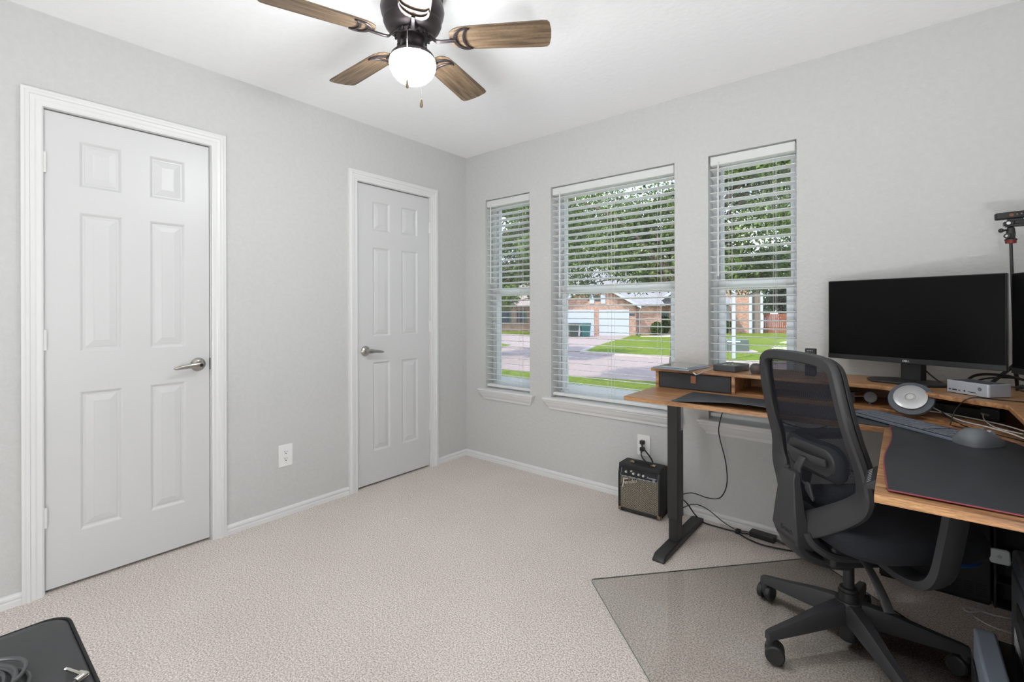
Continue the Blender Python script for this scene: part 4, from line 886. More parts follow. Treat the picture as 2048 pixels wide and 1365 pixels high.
MB().band(pc, [Vector((p.x * 0.9, 1.0, 0)) for p in pc], wd, 0.026, closed=True).build('back_frame', M['chair'], ch, smooth=True)
# mesh panel
gm = MB(); nu, nv = 16, 30
hw_ = lambda z: float(np.interp(z, [0.42, 0.46, 0.50, 0.545, 0.60, 0.66, 0.78, 0.86, 0.92, 0.975, 1.01], [0.02, 0.06, 0.115, 0.165, 0.205, 0.207, 0.198, 0.192, 0.188, 0.178, 0.15]))
for j in range(nv + 1):
    z = 0.42 + (1.012 - 0.42) * j / nv
    for i in range(nu + 1):
        q = -1 + 2 * i / nu; gm.v.append((q * hw_(z), yb(z) + 0.012 - 0.022 * (1 - q * q) * (1 if z > 0.5 else 0.3), z))
gm.f = [(j * (nu + 1) + i, j * (nu + 1) + i + 1, (j + 1) * (nu + 1) + i + 1, (j + 1) * (nu + 1) + i) for j in range(nv) for i in range(nu)]; gm.mi = [0] * len(gm.f)
gm.build('back_mesh', M['mesh'], ch, smooth=True)
# seat-side dark border of the mesh (front bead)
MB().band([p + Vector((p.x * 0.035, 0.022, 0)) for p in pc], [Vector((0, 1, 0))] * len(pc), 0.022, 0.014, closed=True).build('mesh_border', M['black2'], ch, smooth=True)
# lumbar pad
lp = MB(); ring = lambda s_, y: [(x * s_, y, z) for x, z in [(a, b) for a, b in rrect(-0.148, -0.062, 0.148, 0.062, 0.058, 8)]]
def scal(poly, dx): return [(x - dx * (1 if x > 0 else -1) * min(1, abs(x) / 0.03), z - dx * (1 if z > 0 else -1) * min(1, abs(z) / 0.03)) for x, z in poly]
base = rrect(-0.150, -0.064, 0.150, 0.064, 0.060, 8); rings = []
for d, y in ((0.012, 0.020), (0.002, 0.014), (0.0, 0.004), (0.004, -0.006), (0.014, -0.012)):
    rings.append([(x, y - 0.10 * 0 + 0.35 * x * x, z) for x, z in scal(base, d)])
lo_ = lp.loft(rings).build('lumbar_pad', M['seat'], ch, smooth=True); lo_.location = (0.0, -0.130, 0.672); lo_.rotation_euler = (R(4), 0, 0)
pl_ = MB(); b2 = rrect(-0.120, -0.046, 0.120, 0.046, 0.044, 8); pl_.loft([[(x, -0.0115 + 0.35 * x * x, z) for x, z in b2], [(x, -0.0165 + 0.35 * x * x, z) for x, z in scal(b2, 0.003)]]).build('backing_plate', M['chair'], lo_, smooth=True)
MB().band([(x, -0.026 - 0.010 * math.cos(x / 0.1 * PI / 2) + 0.3 * x * x, 0.006) for x in [-0.100 + 0.02 * i for i in range(11)]], (0, 1, 0), 0.026, 0.006).build('handle_strap', M['chair'], lo_, smooth=True)
# spine
sp_ = MB(); rg = []
for z, hw2, yo, th in ((0.625, 0.034, -0.215, 0.020), (0.600, 0.040, -0.224, 0.026), (0.50, 0.056, -0.230, 0.036), (0.42, 0.070, -0.232, 0.048), (0.385, 0.060, -0.222, 0.055), (0.355, 0.035, -0.200, 0.05)):
    rg.append([(-hw2, yo, z), (hw2, yo, z), (hw2, yo + th, z), (-hw2, yo + th, z)])
spo = sp_.loft(rg).build('spine_plate', M['chair'], ch, bevel=0.003)
MB().box((-0.038, -0.210, 0.612), (-0.014, -0.196, 0.634)).build('spine_tab', M['chair'], spo, bevel=0.003)
text('Branch', 0.024, M['black2'], 'maker_logo', spo, facing((0.015, -0.2322, 0.425), (1, 0, 0), (0, 0.02, 1)), extrude=0.0005)
ar = MB(); ar.band([(0.012, -0.190, 0.600), (0.014, -0.192, 0.640), (0.012, -0.172, 0.672)], (0, 1, 0), 0.034, 0.010)
ar.build('lumbar_arm', M['chair'], spo, smooth=True)
lv = MB(); lv.tube([(0.02, -0.185, 0.596), (0.052, -0.185, 0.590)], 0.005, 8); lv.prism([(0.048, 0.580), (0.070, 0.560), (0.088, 0.548), (0.090, 0.556), (0.072, 0.600), (0.056, 0.604)], -0.192, -0.184, 'y')
lv.build('lumbar_lever', M['chair'], spo, bevel=0.002)
# under-frame
uf = MB(); uf.band(catmull([(0, -0.215, 0.400), (0, -0.185, 0.350), (0, -0.105, 0.315), (0, -0.02, 0.300)], 4), (0, 0, 1), [0.11 - 0.0025 * i for i in range(13)], 0.034)
for s_ in (-1, 1): uf.band(catmull([(s_ * 0.060, -0.185, 0.440), (s_ * 0.068, -0.165, 0.395), (s_ * 0.07, -0.10, 0.362), (s_ * 0.06, 0.02, 0.350)], 4), (s_ * 0.3, 0, 1), 0.050, 0.024)
uf.build('back_support', M['chair'], ch, smooth=True)
# seat
def slab(x, y0, y1, z0, z1, r, e, k=8):
    o = rrect(-x, y0, x, y1, r, k); cx, cy = 0, (y0 + y1) / 2
    def ins(d): return [(a - d * (1 if a > 0 else -1) * min(1, abs(a) / 0.05), b - d * (1 if b > cy else -1) * min(1, abs(b - cy) / 0.05)) for a, b in o]
    return [[(a, b, z) for a, b in ins(d)] for d, z in ((e * 1.6, z0), (e * 0.5, z0 + e * 0.3), (0, z0 + e), (0, z1 - e), (e * 0.4, z1 - e * 0.35), (e * 1.4, z1))]
MB().loft(slab(0.250, -0.155, 0.315, 0.405, 0.490, 0.11, 0.024)).build('seat', M['seat'], ch, smooth=True)
MB().loft(slab(0.232, 0.10, 0.300, 0.394, 0.410, 0.09, 0.005)).build('seat_shell', M['blue'], ch, smooth=True)
MB().box((-0.085, -0.12, 0.318), (0.085, 0.14, 0.393)).build('tilt_mechanism', M['black'], ch, bevel=0.012)
MB().box((0.150, -0.02, 0.3995 - 0.008), (0.185, 0.03, 0.3915)).build('warning_tag', M['paper'], ch)
lv = MB(); lv.band(catmull([(0.06, -0.03, 0.375), (0.13, -0.035, 0.350), (0.19, -0.045, 0.310), (0.235, -0.055, 0.270)], 4), (0.4, 0, 1), [0.020 + 0.0008 * i for i in range(13)], 0.010)
lv.build('height_lever', M['chair'], ch, smooth=True)
# armrests
for s_ in (1, -1):
    am = MB(); pts = catmull([(s_ * 0.10, 0.03, 0.375), (s_ * 0.20, 0.03, 0.362), (s_ * 0.275, 0.03, 0.378), (s_ * 0.312, 0.035, 0.425), (s_ * 0.318, 0.055, 0.52), (s_ * 0.318, 0.075, 0.615)], 5)
    am.band(pts, [Vector((0, 1, 0.15))] * len(pts), 0.030, 0.062)
    a1 = am.build('armrest', M['chair'], ch, smooth=True)
    MB().box((s_ * 0.318 - 0.014, 0.045, 0.595), (s_ * 0.318 + 0.014, 0.105, 0.655)).build('arm_post', M['black'], a1, bevel=0.004)
    ap = MB(); ap.prism([(x + s_ * 0.305, y + 0.13) for x, y in rrect(-0.046, -0.11, 0.046, 0.11, 0.035)], 0.655, 0.680); ap.build('arm_pad', M['black2'], a1, bevel=0.008)
# base
MB().lathe([(0.0, 0.030), (0.0265, 0.030), (0.0275, 0.034), (0.0275, 0.150), (0.0, 0.150)], seg=28).build('gas_cylinder', M['black'], ch, smooth=True)
cl = MB(); cl.lathe([(0.0, 0.15), (0.031, 0.15), (0.031, 0.198), (0.027, 0.200), (0.027, 0.210), (0.022, 0.212), (0.0, 0.212)], seg=28); cl.lathe([(0, 0.2), (0.017, 0.2), (0.017, 0.325), (0, 0.325)], seg=24); cl.build('column', M['black'], ch, smooth=True)
bs = MB(); bs.lathe([(0.0, 0.105), (0.030, 0.105), (0.040, 0.125), (0.042, 0.150), (0.038, 0.168), (0.0, 0.172)], seg=30); bso = bs.build('base_hub', M['chair'], ch, smooth=True)
for q in range(5):
    a_ = R(14 + 72 * q - (42 - 90)); d = Vector((math.cos(a_), math.sin(a_), 0)); sdv = Vector((-d.y, d.x, 0))
    rg = []
    for rr, zt, zb_, hw2 in ((0.028, 0.166, 0.098, 0.024), (0.055, 0.164, 0.096, 0.024), (0.12, 0.150, 0.088, 0.021), (0.22, 0.122, 0.078, 0.0165), (0.305, 0.101, 0.072, 0.0135), (0.322, 0.095, 0.068, 0.0125)):
        c = d * rr
        rg.append([c - sdv * hw2 + Vector((0, 0, zb_)), c + sdv * hw2 + Vector((0, 0, zb_)), c + sdv * hw2 * 0.95 + Vector((0, 0, zt - 0.008)), c + sdv * hw2 * 0.7 + Vector((0, 0, zt)), c - sdv * hw2 * 0.7 + Vector((0, 0, zt)), c - sdv * hw2 * 0.95 + Vector((0, 0, zt - 0.008))])
    m_ = MB().loft(rg); m_.cyl(d * 0.312 + Vector((0, 0, 0.048)), d * 0.312 + Vector((0, 0, 0.092)), 0.0115, seg=14)
    lg_ = m_.build('leg', M['chair'], ch, smooth=True)
    ca = R([200, 310, 120, 60, 250][q]); cd_ = Vector((math.cos(ca), math.sin(ca), 0)); ax_ = Vector((-cd_.y, cd_.x, 0)); cc = d * 0.312 + cd_ * 0.014 + Vector((0, 0, 0.0302))
    cw = MB()
    for s_ in (-1, 1): cw.lathe([(0.0, 0.0), (0.027, 0.0), (0.030, 0.003), (0.030, 0.017), (0.026, 0.021), (0.0, 0.021)], cc + ax_ * s_ * 0.006, ax_ * s_, 28)
    cw.build('caster_wheel', M['black'], lg_, smooth=True)
    chd = MB(); chd.lathe([(0.0, -0.0075), (0.024, -0.0075), (0.024, 0.0075), (0.0, 0.0075)], cc + Vector((0, 0, 0.005)), ax_, 24); chd.cyl(d * 0.312 + Vector((0, 0, 0.03)), d * 0.312 + Vector((0, 0, 0.060)), 0.010, seg=12); chd.build('caster_fork', M['black'], lg_, smooth=True)

# ------------------------------------------------------------------ under the desk, right
tw = thing('computer_tower', 'slim black computer case lying against the wall under the desk', 'computer', (2.90, -0.065, 0))
MB().box((-0.205, -0.042, 0.006), (0.150, 0.045, 0.335)).build('tower_case', M['black2'], tw, bevel=0.004)
mb = MB()
for x in [-0.19 + 0.037 * q for q in range(9)]:
    for i in range(6): mb.box((x, -0.0428, 0.030 + i * 0.009), (x + 0.032, -0.0419, 0.034 + i * 0.009))
mb.build('vent_slots', mat('vent_black', (8, 8, 8), 0.8), tw)
MB().box((-0.2, -0.04, 0.0004), (0.145, 0.043, 0.006)).build('rubber_feet', M['black2'], tw)
sb = thing('cable_shelf', 'black open rack full of cables under the corner of the desk', 'rack', (3.12, -0.065, 0))
mb = MB(); mb.box((-0.062, -0.045, 0.0004), (-0.056, 0.045, 0.33)); mb.box((0.12, -0.045, 0.0004), (0.126, 0.045, 0.33)); mb.box((-0.056, 0.039, 0.0004), (0.12, 0.045, 0.33))
for z in (0.003, 0.10, 0.19, 0.32): mb.box((-0.056, -0.045, z), (0.12, 0.039, z + 0.006))
mb.build('rack_frame', M['black2'], sb)
rt = thing('wifi_router', 'small white rounded square wireless router at the rack front', 'router', (3.072, -0.128, 0.215), rot=(R(80), R(-4), R(-6)))
MB().prism(rrect(-0.030, -0.028, 0.030, 0.028, 0.010), -0.008, 0.008).build('router_case', mat('router_white', (190, 194, 198), 0.4), rt, bevel=0.004)
MB().lathe([(0.006, 0.0078), (0.007, 0.0078), (0.007, 0.0084), (0.006, 0.0084)], seg=16).build('router_mark', mat('router_mark', (150, 154, 158), 0.4), rt)
cable('white cable hanging from the router and curling on the carpet', [(3.105, -0.13, 0.205), (3.125, -0.14, 0.19), (3.14, -0.15, 0.12), (3.12, -0.17, 0.02), (3.06, -0.19, 0.006), (3.00, -0.185, 0.006), (2.965, -0.20, 0.006), (2.975, -0.225, 0.006), (3.01, -0.20, 0.012), (3.02, -0.17, 0.008)], 0.0028, 'wcable')
cable('thin white wire lying on the carpet near the printer', [(3.16, -0.30, 0.005), (3.08, -0.295, 0.005), (3.03, -0.285, 0.005), (2.99, -0.25, 0.005)], 0.0022, 'wcable')
pr_ = thing('printer', 'tall dark grey printer standing on the floor at the right edge', 'printer', (3.02, -0.81, 0))
MB().prism([(0.0, 0.0), (0.36, 0.0), (0.36, -0.55), (0.0, -0.55)], 0.012, 0.44).build('printer_body', M['printer'], pr_, bevel=0.006)
MB().prism([(0.0, -0.005), (0.36, -0.005), (0.36, -0.55), (0.0, -0.55)], 0.442, 0.50).build('scanner_lid', M['printer'], pr_, bevel=0.010)
MB().box((0.0, -0.50, 0.34), (-0.002, -0.10, 0.385)).build('paper_slot', M['dark'], pr_)
MB().box((0.03, -0.545, 0.0004), (0.33, -0.01, 0.012)).build('printer_feet', M['black2'], pr_)
sg = MB(); sg.add([(-0.0012, -0.06, 0.24), (-0.0012, -0.30, 0.17), (-0.0012, -0.30, 0.245), (-0.0012, -0.06, 0.300)], [(0, 1, 2, 3)]); sg.build('sticker', M['paper'], pr_)
pt = thing('printer_tray', 'grey paper tray unit in front of the dark printer', 'paper tray', (2.930, -0.94, 0))
MB().box((0.0, -0.34, 0.0008), (0.046, 0.0, 0.300)).build('tray_panel', M['tray'], pt, bevel=0.006)
MB().box((0.047, -0.34, 0.0008), (0.082, -0.004, 0.285)).build('gloss_cover', mat('gloss_black', (12, 12, 14), 0.12), pt, bevel=0.004)
MB().box((-0.006, -0.33, 0.02), (-0.0005, -0.02, 0.22)).build('side_guide', M['black'], pt, bevel=0.002)

# ------------------------------------------------------------------ padded bench and cable, bottom left
bn = thing('keyboard_bench', 'black padded bench seat at the bottom left corner of the view', 'bench', (1.56, -2.79, 0))
MB().loft([[(x, y, z) for x, y in rrect(-0.335 + d, -0.165 + d, 0.335 - d, 0.200 - d, 0.045, 8)] for d, z in ((0.010, 0.405), (0.002, 0.410), (0.0, 0.416), (0.0, 0.458), (0.003, 0.465), (0.010, 0.4695), (0.03, 0.471))]).build('seat_cushion', mat('vinyl_black', (50, 50, 52), 0.5), bn, smooth=True)
MB().tube([(x, y, 0.464) for x, y in rrect(-0.336, -0.166, 0.336, 0.201, 0.046, 10)], 0.0035, 8, closed=True).build('piping', M['black2'], bn, smooth=True)
for y in (-0.13, 0.165):
    MB().tube([(-0.28, y, 0.398), (0.27, y + 0.012, 0.014)], 0.0125, 10).build('leg', M['bmetal'], bn, smooth=True)
    MB().tube([(0.28, y, 0.398), (-0.27, y + 0.012, 0.014)], 0.0125, 10).build('leg', M['bmetal'], bn, smooth=True)
mb = MB()
for x in (-0.27, 0.27): mb.tube([(x, -0.15, 0.0135), (x, 0.19, 0.0135)], 0.0130, 10)
mb.box((-0.29, -0.14, 0.388), (-0.26, 0.175, 0.405)); mb.box((0.26, -0.14, 0.388), (0.29, 0.175, 0.405))
mb.build('crossbar', M['bmetal'], bn, smooth=True)
gc = thing('guitar_cable', 'coiled dark grey instrument cable lying on the black bench', 'cable', (1.440, -2.770, 0.471))
pts = []
for i in range(0, 150):
    t = i * 0.21; k = t / (2 * PI); rx = 0.082 + 0.013 * math.sin(k * 2.3) ; ry = 0.078 + 0.012 * math.cos(k * 1.7)
    pts.append((rx * math.cos(t) + 0.012 * math.sin(k * 4.1), ry * math.sin(t) + 0.010 * math.cos(k * 3.1), 0.0040 + 0.0042 * k + 0.0015 * math.sin(t * 2)))
MB().tube(pts, 0.0037, 8).build('cable_coil', mat('cable_grey', (66, 67, 68), 0.45), gc, smooth=True)
jk = thing('jack_plug', 'silver right-angle jack plug on the bench beside the coiled cable', 'plug', (1.530, -2.608, 0.471), R(44))
mb = MB(); mb.cyl((-0.034, 0.012, 0.008), (-0.004, 0.0, 0.008), 0.0034, seg=14); mb.cyl((-0.004, 0.0, 0.008), (0.012, -0.006, 0.009), 0.0058, seg=16); mb.lathe([(0, 0), (0.0034, 0), (0.0036, -0.003), (0.0022, -0.005), (0.0034, -0.008), (0.0, -0.011)], (-0.034, 0.012, 0.008), (0.93, -0.37, 0), 14)
mb.cyl((0.008, -0.002, 0.0075), (0.004, -0.022, 0.0075), 0.0072, seg=16); mb.build('jack', M['chrome'], jk, smooth=True)
MB().tube([(0.004, -0.022, 0.0075), (-0.002, -0.05, 0.007), (-0.02, -0.09, 0.005), (-0.03, -0.13, 0.005)], 0.0038, 8, smooth=4).build('cord', mat('cord_grey', (60, 61, 62), 0.45), jk, smooth=True)

# ================================================================== OUTSIDE
G0 = -0.94
def ground(name, pts, z0, z1, m, label, cat):
    return struct(MB().prism(pts, z0, z1).build(name, m), label, cat)
ground('front_lawn', [(-45, 0.17), (30, 0.17), (30, 12.6), (2.0, 11.9), (-2.97, 10.75), (-5.5, 10.35), (-8.5, 10.2), (-45, 10.4)], -1.2, G0, M['grass'], 'near grass strip just outside the windows', 'lawn')
ground('street', [(-60, 9.0), (40, 9.0), (40, 30), (-60, 30)], -1.3, G0 - 0.03, M['road'], 'pale concrete street crossing in front of the brick houses', 'street')
ground('driveway', [(-14.9, 17.9), (-10.15, 18.2), (-10.2, 19.3), (-13.5, 30.5), (-14.4, 33.6), (-20.5, 29.5), (-26, 24), (-15.6, 19.6)], -1.3, G0 + 0.005, M['road'], 'pale concrete driveway leading to the two white garage doors', 'driveway')
ground('side_lawn', [(-60, 17.5), (-14.9, 17.9), (-15.6, 19.9), (-26, 25), (-24, 36), (-60, 36)], -1.3, G0, M['grass'], 'grass left of the driveway in front of the brown brick house', 'lawn')
cp_ = catmull([Vector(p) for p in ((-13.5, 30.5, 0), (-11.6, 23.6, 0), (-10.2, 19.3, 0), (-9.7, 18.0, 0), (-8.9, 17.5, 0), (-7.0, 17.45, 0), (-4.97, 17.8, 0), (-2.7, 17.15, 0), (-0.7, 18.5, 0), (12, 24, 0))], 5)
ground('far_lawn', [(p.x, p.y) for p in cp_] + [(40, 30), (40, 60), (-14, 60), (-18, 36), (-14.4, 33.6)], -1.3, G0 + 0.01, M['grass'], 'bright green lawn in front of the brick houses', 'lawn')
mb = MB(); mb.tube([(p.x, p.y, G0 - 0.02) for p in cp_[8:]], 0.12, 8); struct(mb.build('curb', M['curb']), 'rounded pale concrete curb edging the far lawn', 'curb')
ground('walkway', [(-13.0, 32.3), (-11.0, 33.2), (-9.2, 37.6), (-11.2, 38.6), (-13.4, 33.0)], -1.2, G0 + 0.02, M['curb'], 'pale concrete walk in front of the porch', 'path')

HR = R(39.35); OX, OY = CAM[0] - math.sin(HR) * 39.0 + math.cos(HR) * 7.12, CAM[1] + math.cos(HR) * 39.0 + math.sin(HR) * 7.12
def house(label): return thing('brick_house', label, 'house', (OX, OY, G0), HR)
h1 = house('red brick house with two white garage doors and gabled roof across the street')
def bx_(a, b, name, m, par, **k): return MB().box(a, b).build(name, m, par, **k)
gb = MB(); gc_ = -0.35; hw1 = 3.35
gb.prism([(gc_ - hw1, 0), (gc_ + hw1, 0), (gc_ + hw1, 2.45), (gc_, 4.30), (gc_ - hw1, 2.45)], 0.0, 7.0, 'y'); gb.build('garage_wall', M['brickc'], h1)
bx_((gc_ + hw1 + 0.01, 0.6, 0), (5.3, 6.0, 2.45), 'wing_wall', M['brickc'], h1)
bx_((5.3, 3.8, 0), (11.5, 9, 2.6), 'porch_wall', M['brickc'], h1)
for x in (0.0, -2.86): 
    g = bx_((x, -0.06, 0), (x + 2.45, 0.0, 2.12), 'garage_door', M['hwhite'], h1)
    mb = MB()
    for i in range(1, 4): mb.box((x, -0.065, i * 0.53 - 0.008), (x + 2.45, -0.061, i * 0.53 + 0.008))
    mb.build('panel_joint', mat('joint', (190, 190, 196), 0.6), g)
def gable_roof(xc, hw, z0, rise, y0, y1, th, name, m, par, trim=True):
    mb = MB(); e = 0.35; s_ = rise / hw
    mb.prism([(xc - hw - e, z0 - s_ * e), (xc, z0 + rise), (xc + hw + e, z0 - s_ * e), (xc + hw + e, z0 - s_ * e + th), (xc, z0 + rise + th), (xc - hw - e, z0 - s_ * e + th)], y0, y1, 'y')
    o = mb.build(name, m, par)
    if trim:
        mb = MB(); mb.prism([(xc - hw - e, z0 - s_ * e - 0.05), (xc, z0 + rise - 0.05), (xc + hw + e, z0 - s_ * e - 0.05), (xc + hw + e, z0 - s_ * e + 0.17), (xc, z0 + rise + 0.17), (xc - hw - e, z0 - s_ * e + 0.17)], y0 - 0.05, y0, 'y'); mb.build('rake_trim', M['hwhite'], o)
    return o
gable_roof(gc_, hw1, 2.45, 1.85, -0.35, 7.2, 0.12, 'garage_roof', M['roof'], h1)
gw = bx_((-0.36, -0.03, 2.84), (0.10, 0.0, 3.32), 'gable_window', M['hdark'], h1)
bx_((-0.78, -0.05, 2.62), (-0.40, 0.0, 3.36), 'shutter', M['hwhite'], h1); bx_((0.14, -0.05, 2.62), (0.52, 0.0, 3.36), 'shutter', M['hwhite'], h1)
mb = MB(); mb.add([(-5.5, 2.0, 2.5), (12.5, 2.0, 2.5), (12.5, 14, 2.5), (-5.5, 14, 2.5), (-0.5, 8, 7.6), (7.5, 8, 7.6)], [(0, 1, 5, 4), (1, 2, 5), (2, 3, 4, 5), (3, 0, 4), (0, 3, 2, 1)])
mb.build('main_roof', M['roof'], h1)
mb = MB(); mb.add([(2.4, 0.2, 2.40), (5.5, 0.2, 2.40), (5.5, 6, 4.6), (2.4, 6, 4.6), (2.4, 0.2, 2.52), (5.5, 0.2, 2.52), (5.5, 6, 4.72), (2.4, 6, 4.72)], [(0, 1, 2, 3), (4, 5, 6, 7), (0, 1, 5, 4), (1, 2, 6, 5), (3, 0, 4, 7)]); mb.build('wing_roof', M['roof'], h1)
gable_roof(7.6, 2.3, 2.75, 1.5, 1.6, 8.0, 0.12, 'porch_roof', M['roof'], h1)
bx_((5.38, 1.9, 0), (5.62, 2.14, 2.75), 'porch_column', M['hwhite'], h1); bx_((9.6, 1.9, 0), (9.84, 2.14, 2.75), 'porch_column', M['hwhite'], h1)
bx_((7.15, 3.72, 0.1), (8.15, 3.8, 2.2), 'front_door', M['hwhite'], h1); bx_((6.35, 3.75, 0.3), (6.95, 3.8, 2.0), 'side_window', M['hdark'], h1)
mb = MB(); mb.tube([(4.2, 0.54, 2.42), (3.55, 0.52, 2.25), (3.42, 0.52, 2.05), (3.42, 0.52, 0.1), (3.30, 0.42, 0.03)], 0.05, 6); mb.build('downspout', M['hwhite'], h1)
bx_((2.50, -0.03, 1.62), (2.92, 0.0, 1.82), 'address_plaque', M['hdark'], h1)
mb = MB(); mb.cyl((6.1, 4.5, 5.2), (6.1, 4.2, 5.2), 0.45, seg=24); mb.build('roof_vent', M['hwhite'], h1)

h2 = thing('brick_house', 'low brown brick house with a pale brown roof seen through the corner window', 'house', (-26.0, 35.5, G0), R(52))
bx_((-5, 0, 0), (9, 8, 2.55), 'wall', M['brickb'], h2)
mb = MB(); mb.add([(-5.6, -0.6, 2.45), (9.6, -0.6, 2.45), (9.6, 8.6, 2.45), (-5.6, 8.6, 2.45), (-1.5, 4, 5.2), (5.5, 4, 5.2)], [(0, 1, 5, 4), (1, 2, 5), (2, 3, 4, 5), (3, 0, 4), (0, 3, 2, 1)]); mb.build('roof', M['roofb'], h2)
for x in (-3.2, -1.6, 1.2, 3.4): 
    wn = bx_((x, -0.04, 0.9), (x + 0.75, 0.0, 2.1), 'window', M['hdark'], h2); bx_((x + 0.78, -0.05, 0.85), (x + 1.0, 0.0, 2.15), 'shutter', mat('shutter_green', (70, 92, 84), 0.6), h2)
h3 = thing('brick_house', 'two-storey red brick house with grey siding beside a wooden fence', 'house', (-7.78, 43.25, G0), R(12))
bx_((-9, 0, 0), (0, 9, 5.4), 'brick_wall', M['brickc'], h3); bx_((0, -0.05, 0), (0.25, 0.2, 5.4), 'corner_trim', M['hwhite'], h3)
bx_((0.25, 0.5, 0), (0.90, 6, 5.0), 'siding_wall', M['siding'], h3); bx_((0.90, 0.4, 0), (1.10, 0.7, 5.0), 'corner_trim', M['hwhite'], h3)
wn = bx_((-2.55, -0.04, 1.15), (-1.95, 0.0, 2.45), 'window', mat('pane_green', (60, 96, 92), 0.15), h3); bx_((-1.93, -0.06, 0.3), (-1.58, 0.0, 2.45), 'window_frame', M['hwhite'], h3); bx_((-2.75, -0.05, 1.05), (-1.93, -0.01, 1.14), 'window_ledge', M['hwhite'], h3)
mb = MB(); mb.add([(-9.6, -0.6, 5.3), (2.0, -0.6, 5.3), (2.0, 9.6, 5.3), (-9.6, 9.6, 5.3), (-5, 4.5, 8.6), (-2, 4.5, 8.6)], [(0, 1, 5, 4), (1, 2, 5), (2, 3, 4, 5), (3, 0, 4), (0, 3, 2, 1)]); mb.build('roof', M['roofb'], h3)
fn = thing('wooden_fence', 'reddish wooden privacy fence at the far edge of the right lawn', 'fence', (-6.98, 45.0, G0), R(10))
mb = MB()
for i in range(70): mb.box((i * 0.15, 0, 0), (i * 0.15 + 0.142, 0.03, 1.72))
mb.build('fence_boards', M['fence'], fn)

def bin_(label, x, y, m):
    o = thing('wheelie_bin', label, 'bin', (x, y, G0 + 0.006), HR + R(4))
    mb = MB(); mb.loft([[(sx * hw, sy * hd, z) for sx, sy in ((-1, -1), (1, -1), (1, 1), (-1, 1))] for hw, hd, z in ((0.30, 0.30, 0.04), (0.37, 0.38, 0.92))]); mb.build('bin_body', m, o)
    MB().box((-0.40, -0.42, 0.93), (0.40, 0.42, 1.06)).build('lid', m, o, bevel=0.03)
    for s_ in (-1, 1): MB().cyl((s_ * 0.33, 0.30, 0.13), (s_ * 0.27, 0.30, 0.13), 0.13, seg=16).build('wheel', M['black'], o)
c, s__ = math.cos(HR), math.sin(HR)
def hp_(u, v): return OX + c * u - s__ * v, OY + s__ * u + c * v
bin_('teal wheeled trash bin in front of the left garage door', *hp_(-1.32, -1.2), M['teal']); bin_('dark grey wheeled trash bin left of the teal one', *hp_(-2.25, -1.25), M['gbin'])
lp_ = thing('lamp_post', 'thin black garden lamp post on the far lawn', 'lamp post', (-9.54, 29.7, G0 + 0.01))
MB().cyl((0, 0, 0), (0, 0, 1.72), 0.045, seg=10).build('post', M['black'], lp_)
mb = MB(); mb.lathe([(0.0, 1.72), (0.07, 1.74), (0.14, 1.98), (0.0, 1.98)], seg=6); mb.build('lantern', M['glass'], lp_); MB().lathe([(0.17, 1.98), (0.10, 2.06), (0.0, 2.16)], seg=6).build('cap', M['black'], lp_)
wp = thing('white_post', 'plain white post standing on the far lawn seen through the right window', 'post', (-2.87, 19.2, G0 + 0.01))
MB().box((-0.065, -0.065, 0), (0.065, 0.065, 3.1)).build('post', M['hwhite'], wp)
ub = thing('utility_box', 'low grey green electrical utility box on the far lawn', 'utility box', (-3.7, 22.75, G0 + 0.01), R(25))
MB().box((-0.55, -0.35, 0.06), (0.55, 0.4, 0.62)).build('box', M['util'], ub, bevel=0.02); MB().box((-0.75, -0.5, 0), (0.9, 0.6, 0.06)).build('concrete_pad', M['curb'], ub)
MB().box((-0.45, -0.355, 0.50), (0.15, -0.351, 0.56)).build('label_plate', M['paper'], ub)

def leaves(n, centers, size, seed, aspect=0.45, drop=0.0):
    g = np.random.default_rng(seed); cen = np.array([q[:3] for q in centers]); rad = np.array([q[3:6] for q in centers]); wgt = rad.prod(1) ** 0.8; wgt /= wgt.sum()
    k = g.choice(len(centers), n, p=wgt); d = g.normal(size=(n, 3)); d /= np.linalg.norm(d, axis=1)[:, None]; r = g.random(n) ** (1 / 2.2)
    p = cen[k] + d * r[:, None] * rad[k]
    a = g.normal(size=(n, 3)); a[:, 2] -= 0.5; a /= np.linalg.norm(a, axis=1)[:, None]; b = np.cross(a, g.normal(size=(n, 3))); b /= np.linalg.norm(b, axis=1)[:, None]
    s_ = size * (0.6 + 0.8 * g.random(n))[:, None]; v = np.empty((n, 4, 3))
    v[:, 0] = p - a * s_ / 2; v[:, 1] = p + b * s_ * aspect / 2; v[:, 2] = p + a * s_ / 2; v[:, 3] = p - b * s_ * aspect / 2
    return v.reshape(-1, 3)
def leafmesh(name, v, m, parent):
    n = len(v) // 4; me = bpy.data.meshes.new(name); me.vertices.add(n * 4); me.vertices.foreach_set('co', v.ravel()); me.loops.add(n * 4); me.loops.foreach_set('vertex_index', np.arange(n * 4)); me.polygons.add(n)
    me.polygons.foreach_set('loop_start', np.arange(0, n * 4, 4)); me.polygons.foreach_set('loop_total', np.full(n, 4)); me.update(); me.validate(); me.materials.append(m)
    o = bpy.data.objects.new(name, me); COL.objects.link(o); o.parent = parent; return o
def tree(label, loc, trunk_h, tr, blobs, n, size, m, seed, aspect=0.45, group=None, branches=True):
    o = thing('tree', label, 'tree', loc, 0, group); mb = MB()
    mb.tube([(0, 0, -0.05), (0.05 * tr, 0.1 * tr, trunk_h * 0.5), (0, 0, trunk_h)], [tr * 1.2, tr, tr * 0.75], 10, smooth=4)
    if branches:
        for q in blobs: mb.tube([(0, 0, trunk_h * 0.85), (q[0] * 0.45, q[1] * 0.45, trunk_h * 0.4 + q[2] * 0.6), (q[0], q[1], q[2])], [tr * 0.30, tr * 0.16, tr * 0.07], 7, smooth=4)
    mb.build('trunk', M['bark'], o, smooth=True); leafmesh('foliage', leaves(n, blobs, size, seed, aspect), m, o); return o
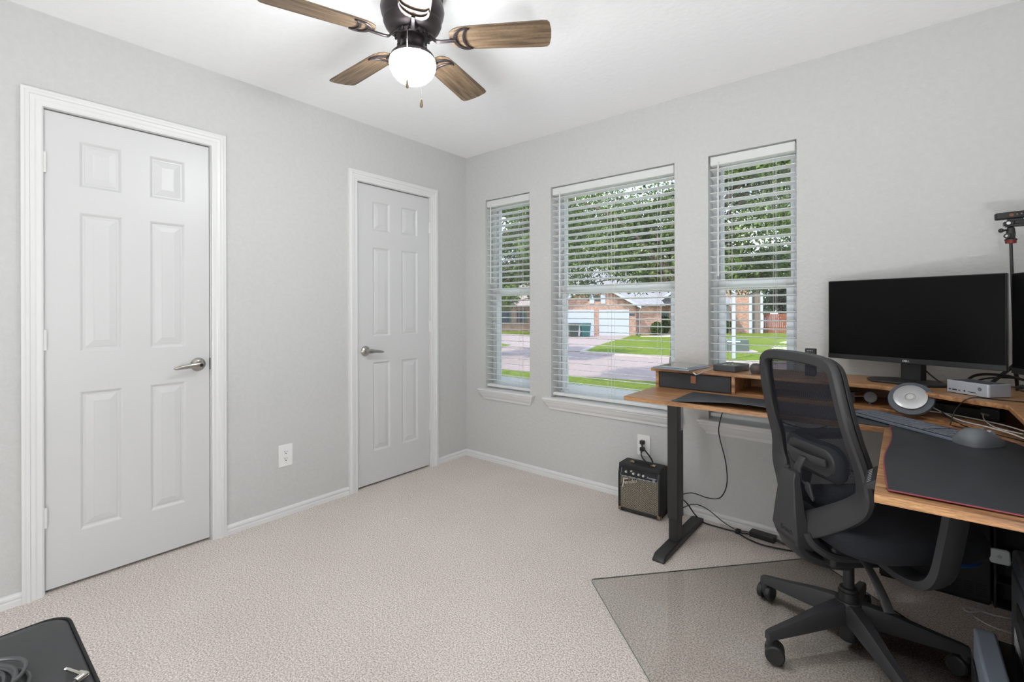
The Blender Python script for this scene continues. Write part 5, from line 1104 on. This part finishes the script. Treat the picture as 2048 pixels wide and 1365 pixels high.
# big front-yard tree whose canopy fills the upper panes (trunk stands behind the wall between the two right windows)
def blobset(seed, n, cx, cy, cz, rx, ry, rz, br):
    g = random.Random(seed); o = []
    for _ in range(n): 
        r = br * g.uniform(0.7, 1.2); o.append((cx + g.uniform(-rx, rx), cy + g.uniform(-ry, ry), cz + g.uniform(-rz, rz), r, r, r * 0.75))
    return o
tree('large leafy shade tree near the house whose canopy fills the upper window panes', (-1.55, 9.0, G0), 3.2, 0.20, blobset(3, 46, -0.6, 0.6, 4.35, 3.1, 1.4, 1.55, 0.80) + blobset(9, 26, 1.7, 0.6, 4.3, 1.2, 1.2, 1.6, 0.75), 80000, 0.095, M['leafa'], 11)
tree('dense lighter green tree seen through the narrow corner window', (-13.44, 12.46, G0), 1.2, 0.18, blobset(5, 60, 2.5, 2.1, 5.1, 2.4, 1.4, 2.5, 0.75), 60000, 0.14, M['leafb'], 12)
for i, (x, y, r) in enumerate([(-36, 46, 5), (-29, 53, 5.5), (-5.0, 56, 5.5), (1.5, 56, 6), (8, 54, 5), (-14, 62, 6)]):
    tree(['tall dark tree behind the brown brick house, far left', 'tall dark tree rising between the brown house and the garage house', 'dark tree just beyond the wooden fence, nearest the brick wall', 'dark tree beyond the wooden fence, middle of three', 'dark tree beyond the wooden fence, furthest right', 'dark tree rising behind the main grey roof'][i],
         (x, y, G0), 3.0, 0.3, blobset(20 + i, 20, 0, 0, 4.2, r * 0.6, r * 0.5, 3.0, 2.0), 8000, 0.55, M['leafc'], 30 + i, 0.6, 'background trees behind the houses', False)
def shrub(label, x, y, r, h, seed):
    o = thing('shrub', label, 'shrub', (x, y, G0), 0, 'shrubs by the brick houses'); leafmesh('foliage', leaves(3500, [(0, 0, h * 0.5, r, r, h * 0.5)], 0.13, seed, 0.6), M['shrub'], o)
shrub('round yellow green shrub at the corner of the brick wing', *hp_(4.75, 0.1), 0.50, 1.15, 41); shrub('tall dark green shrub beside the porch column', *hp_(6.3, 2.9), 0.55, 1.6, 42); shrub('leafy shrub below the window of the two-storey house', -9.6, 41.9, 0.8, 1.3, 43)
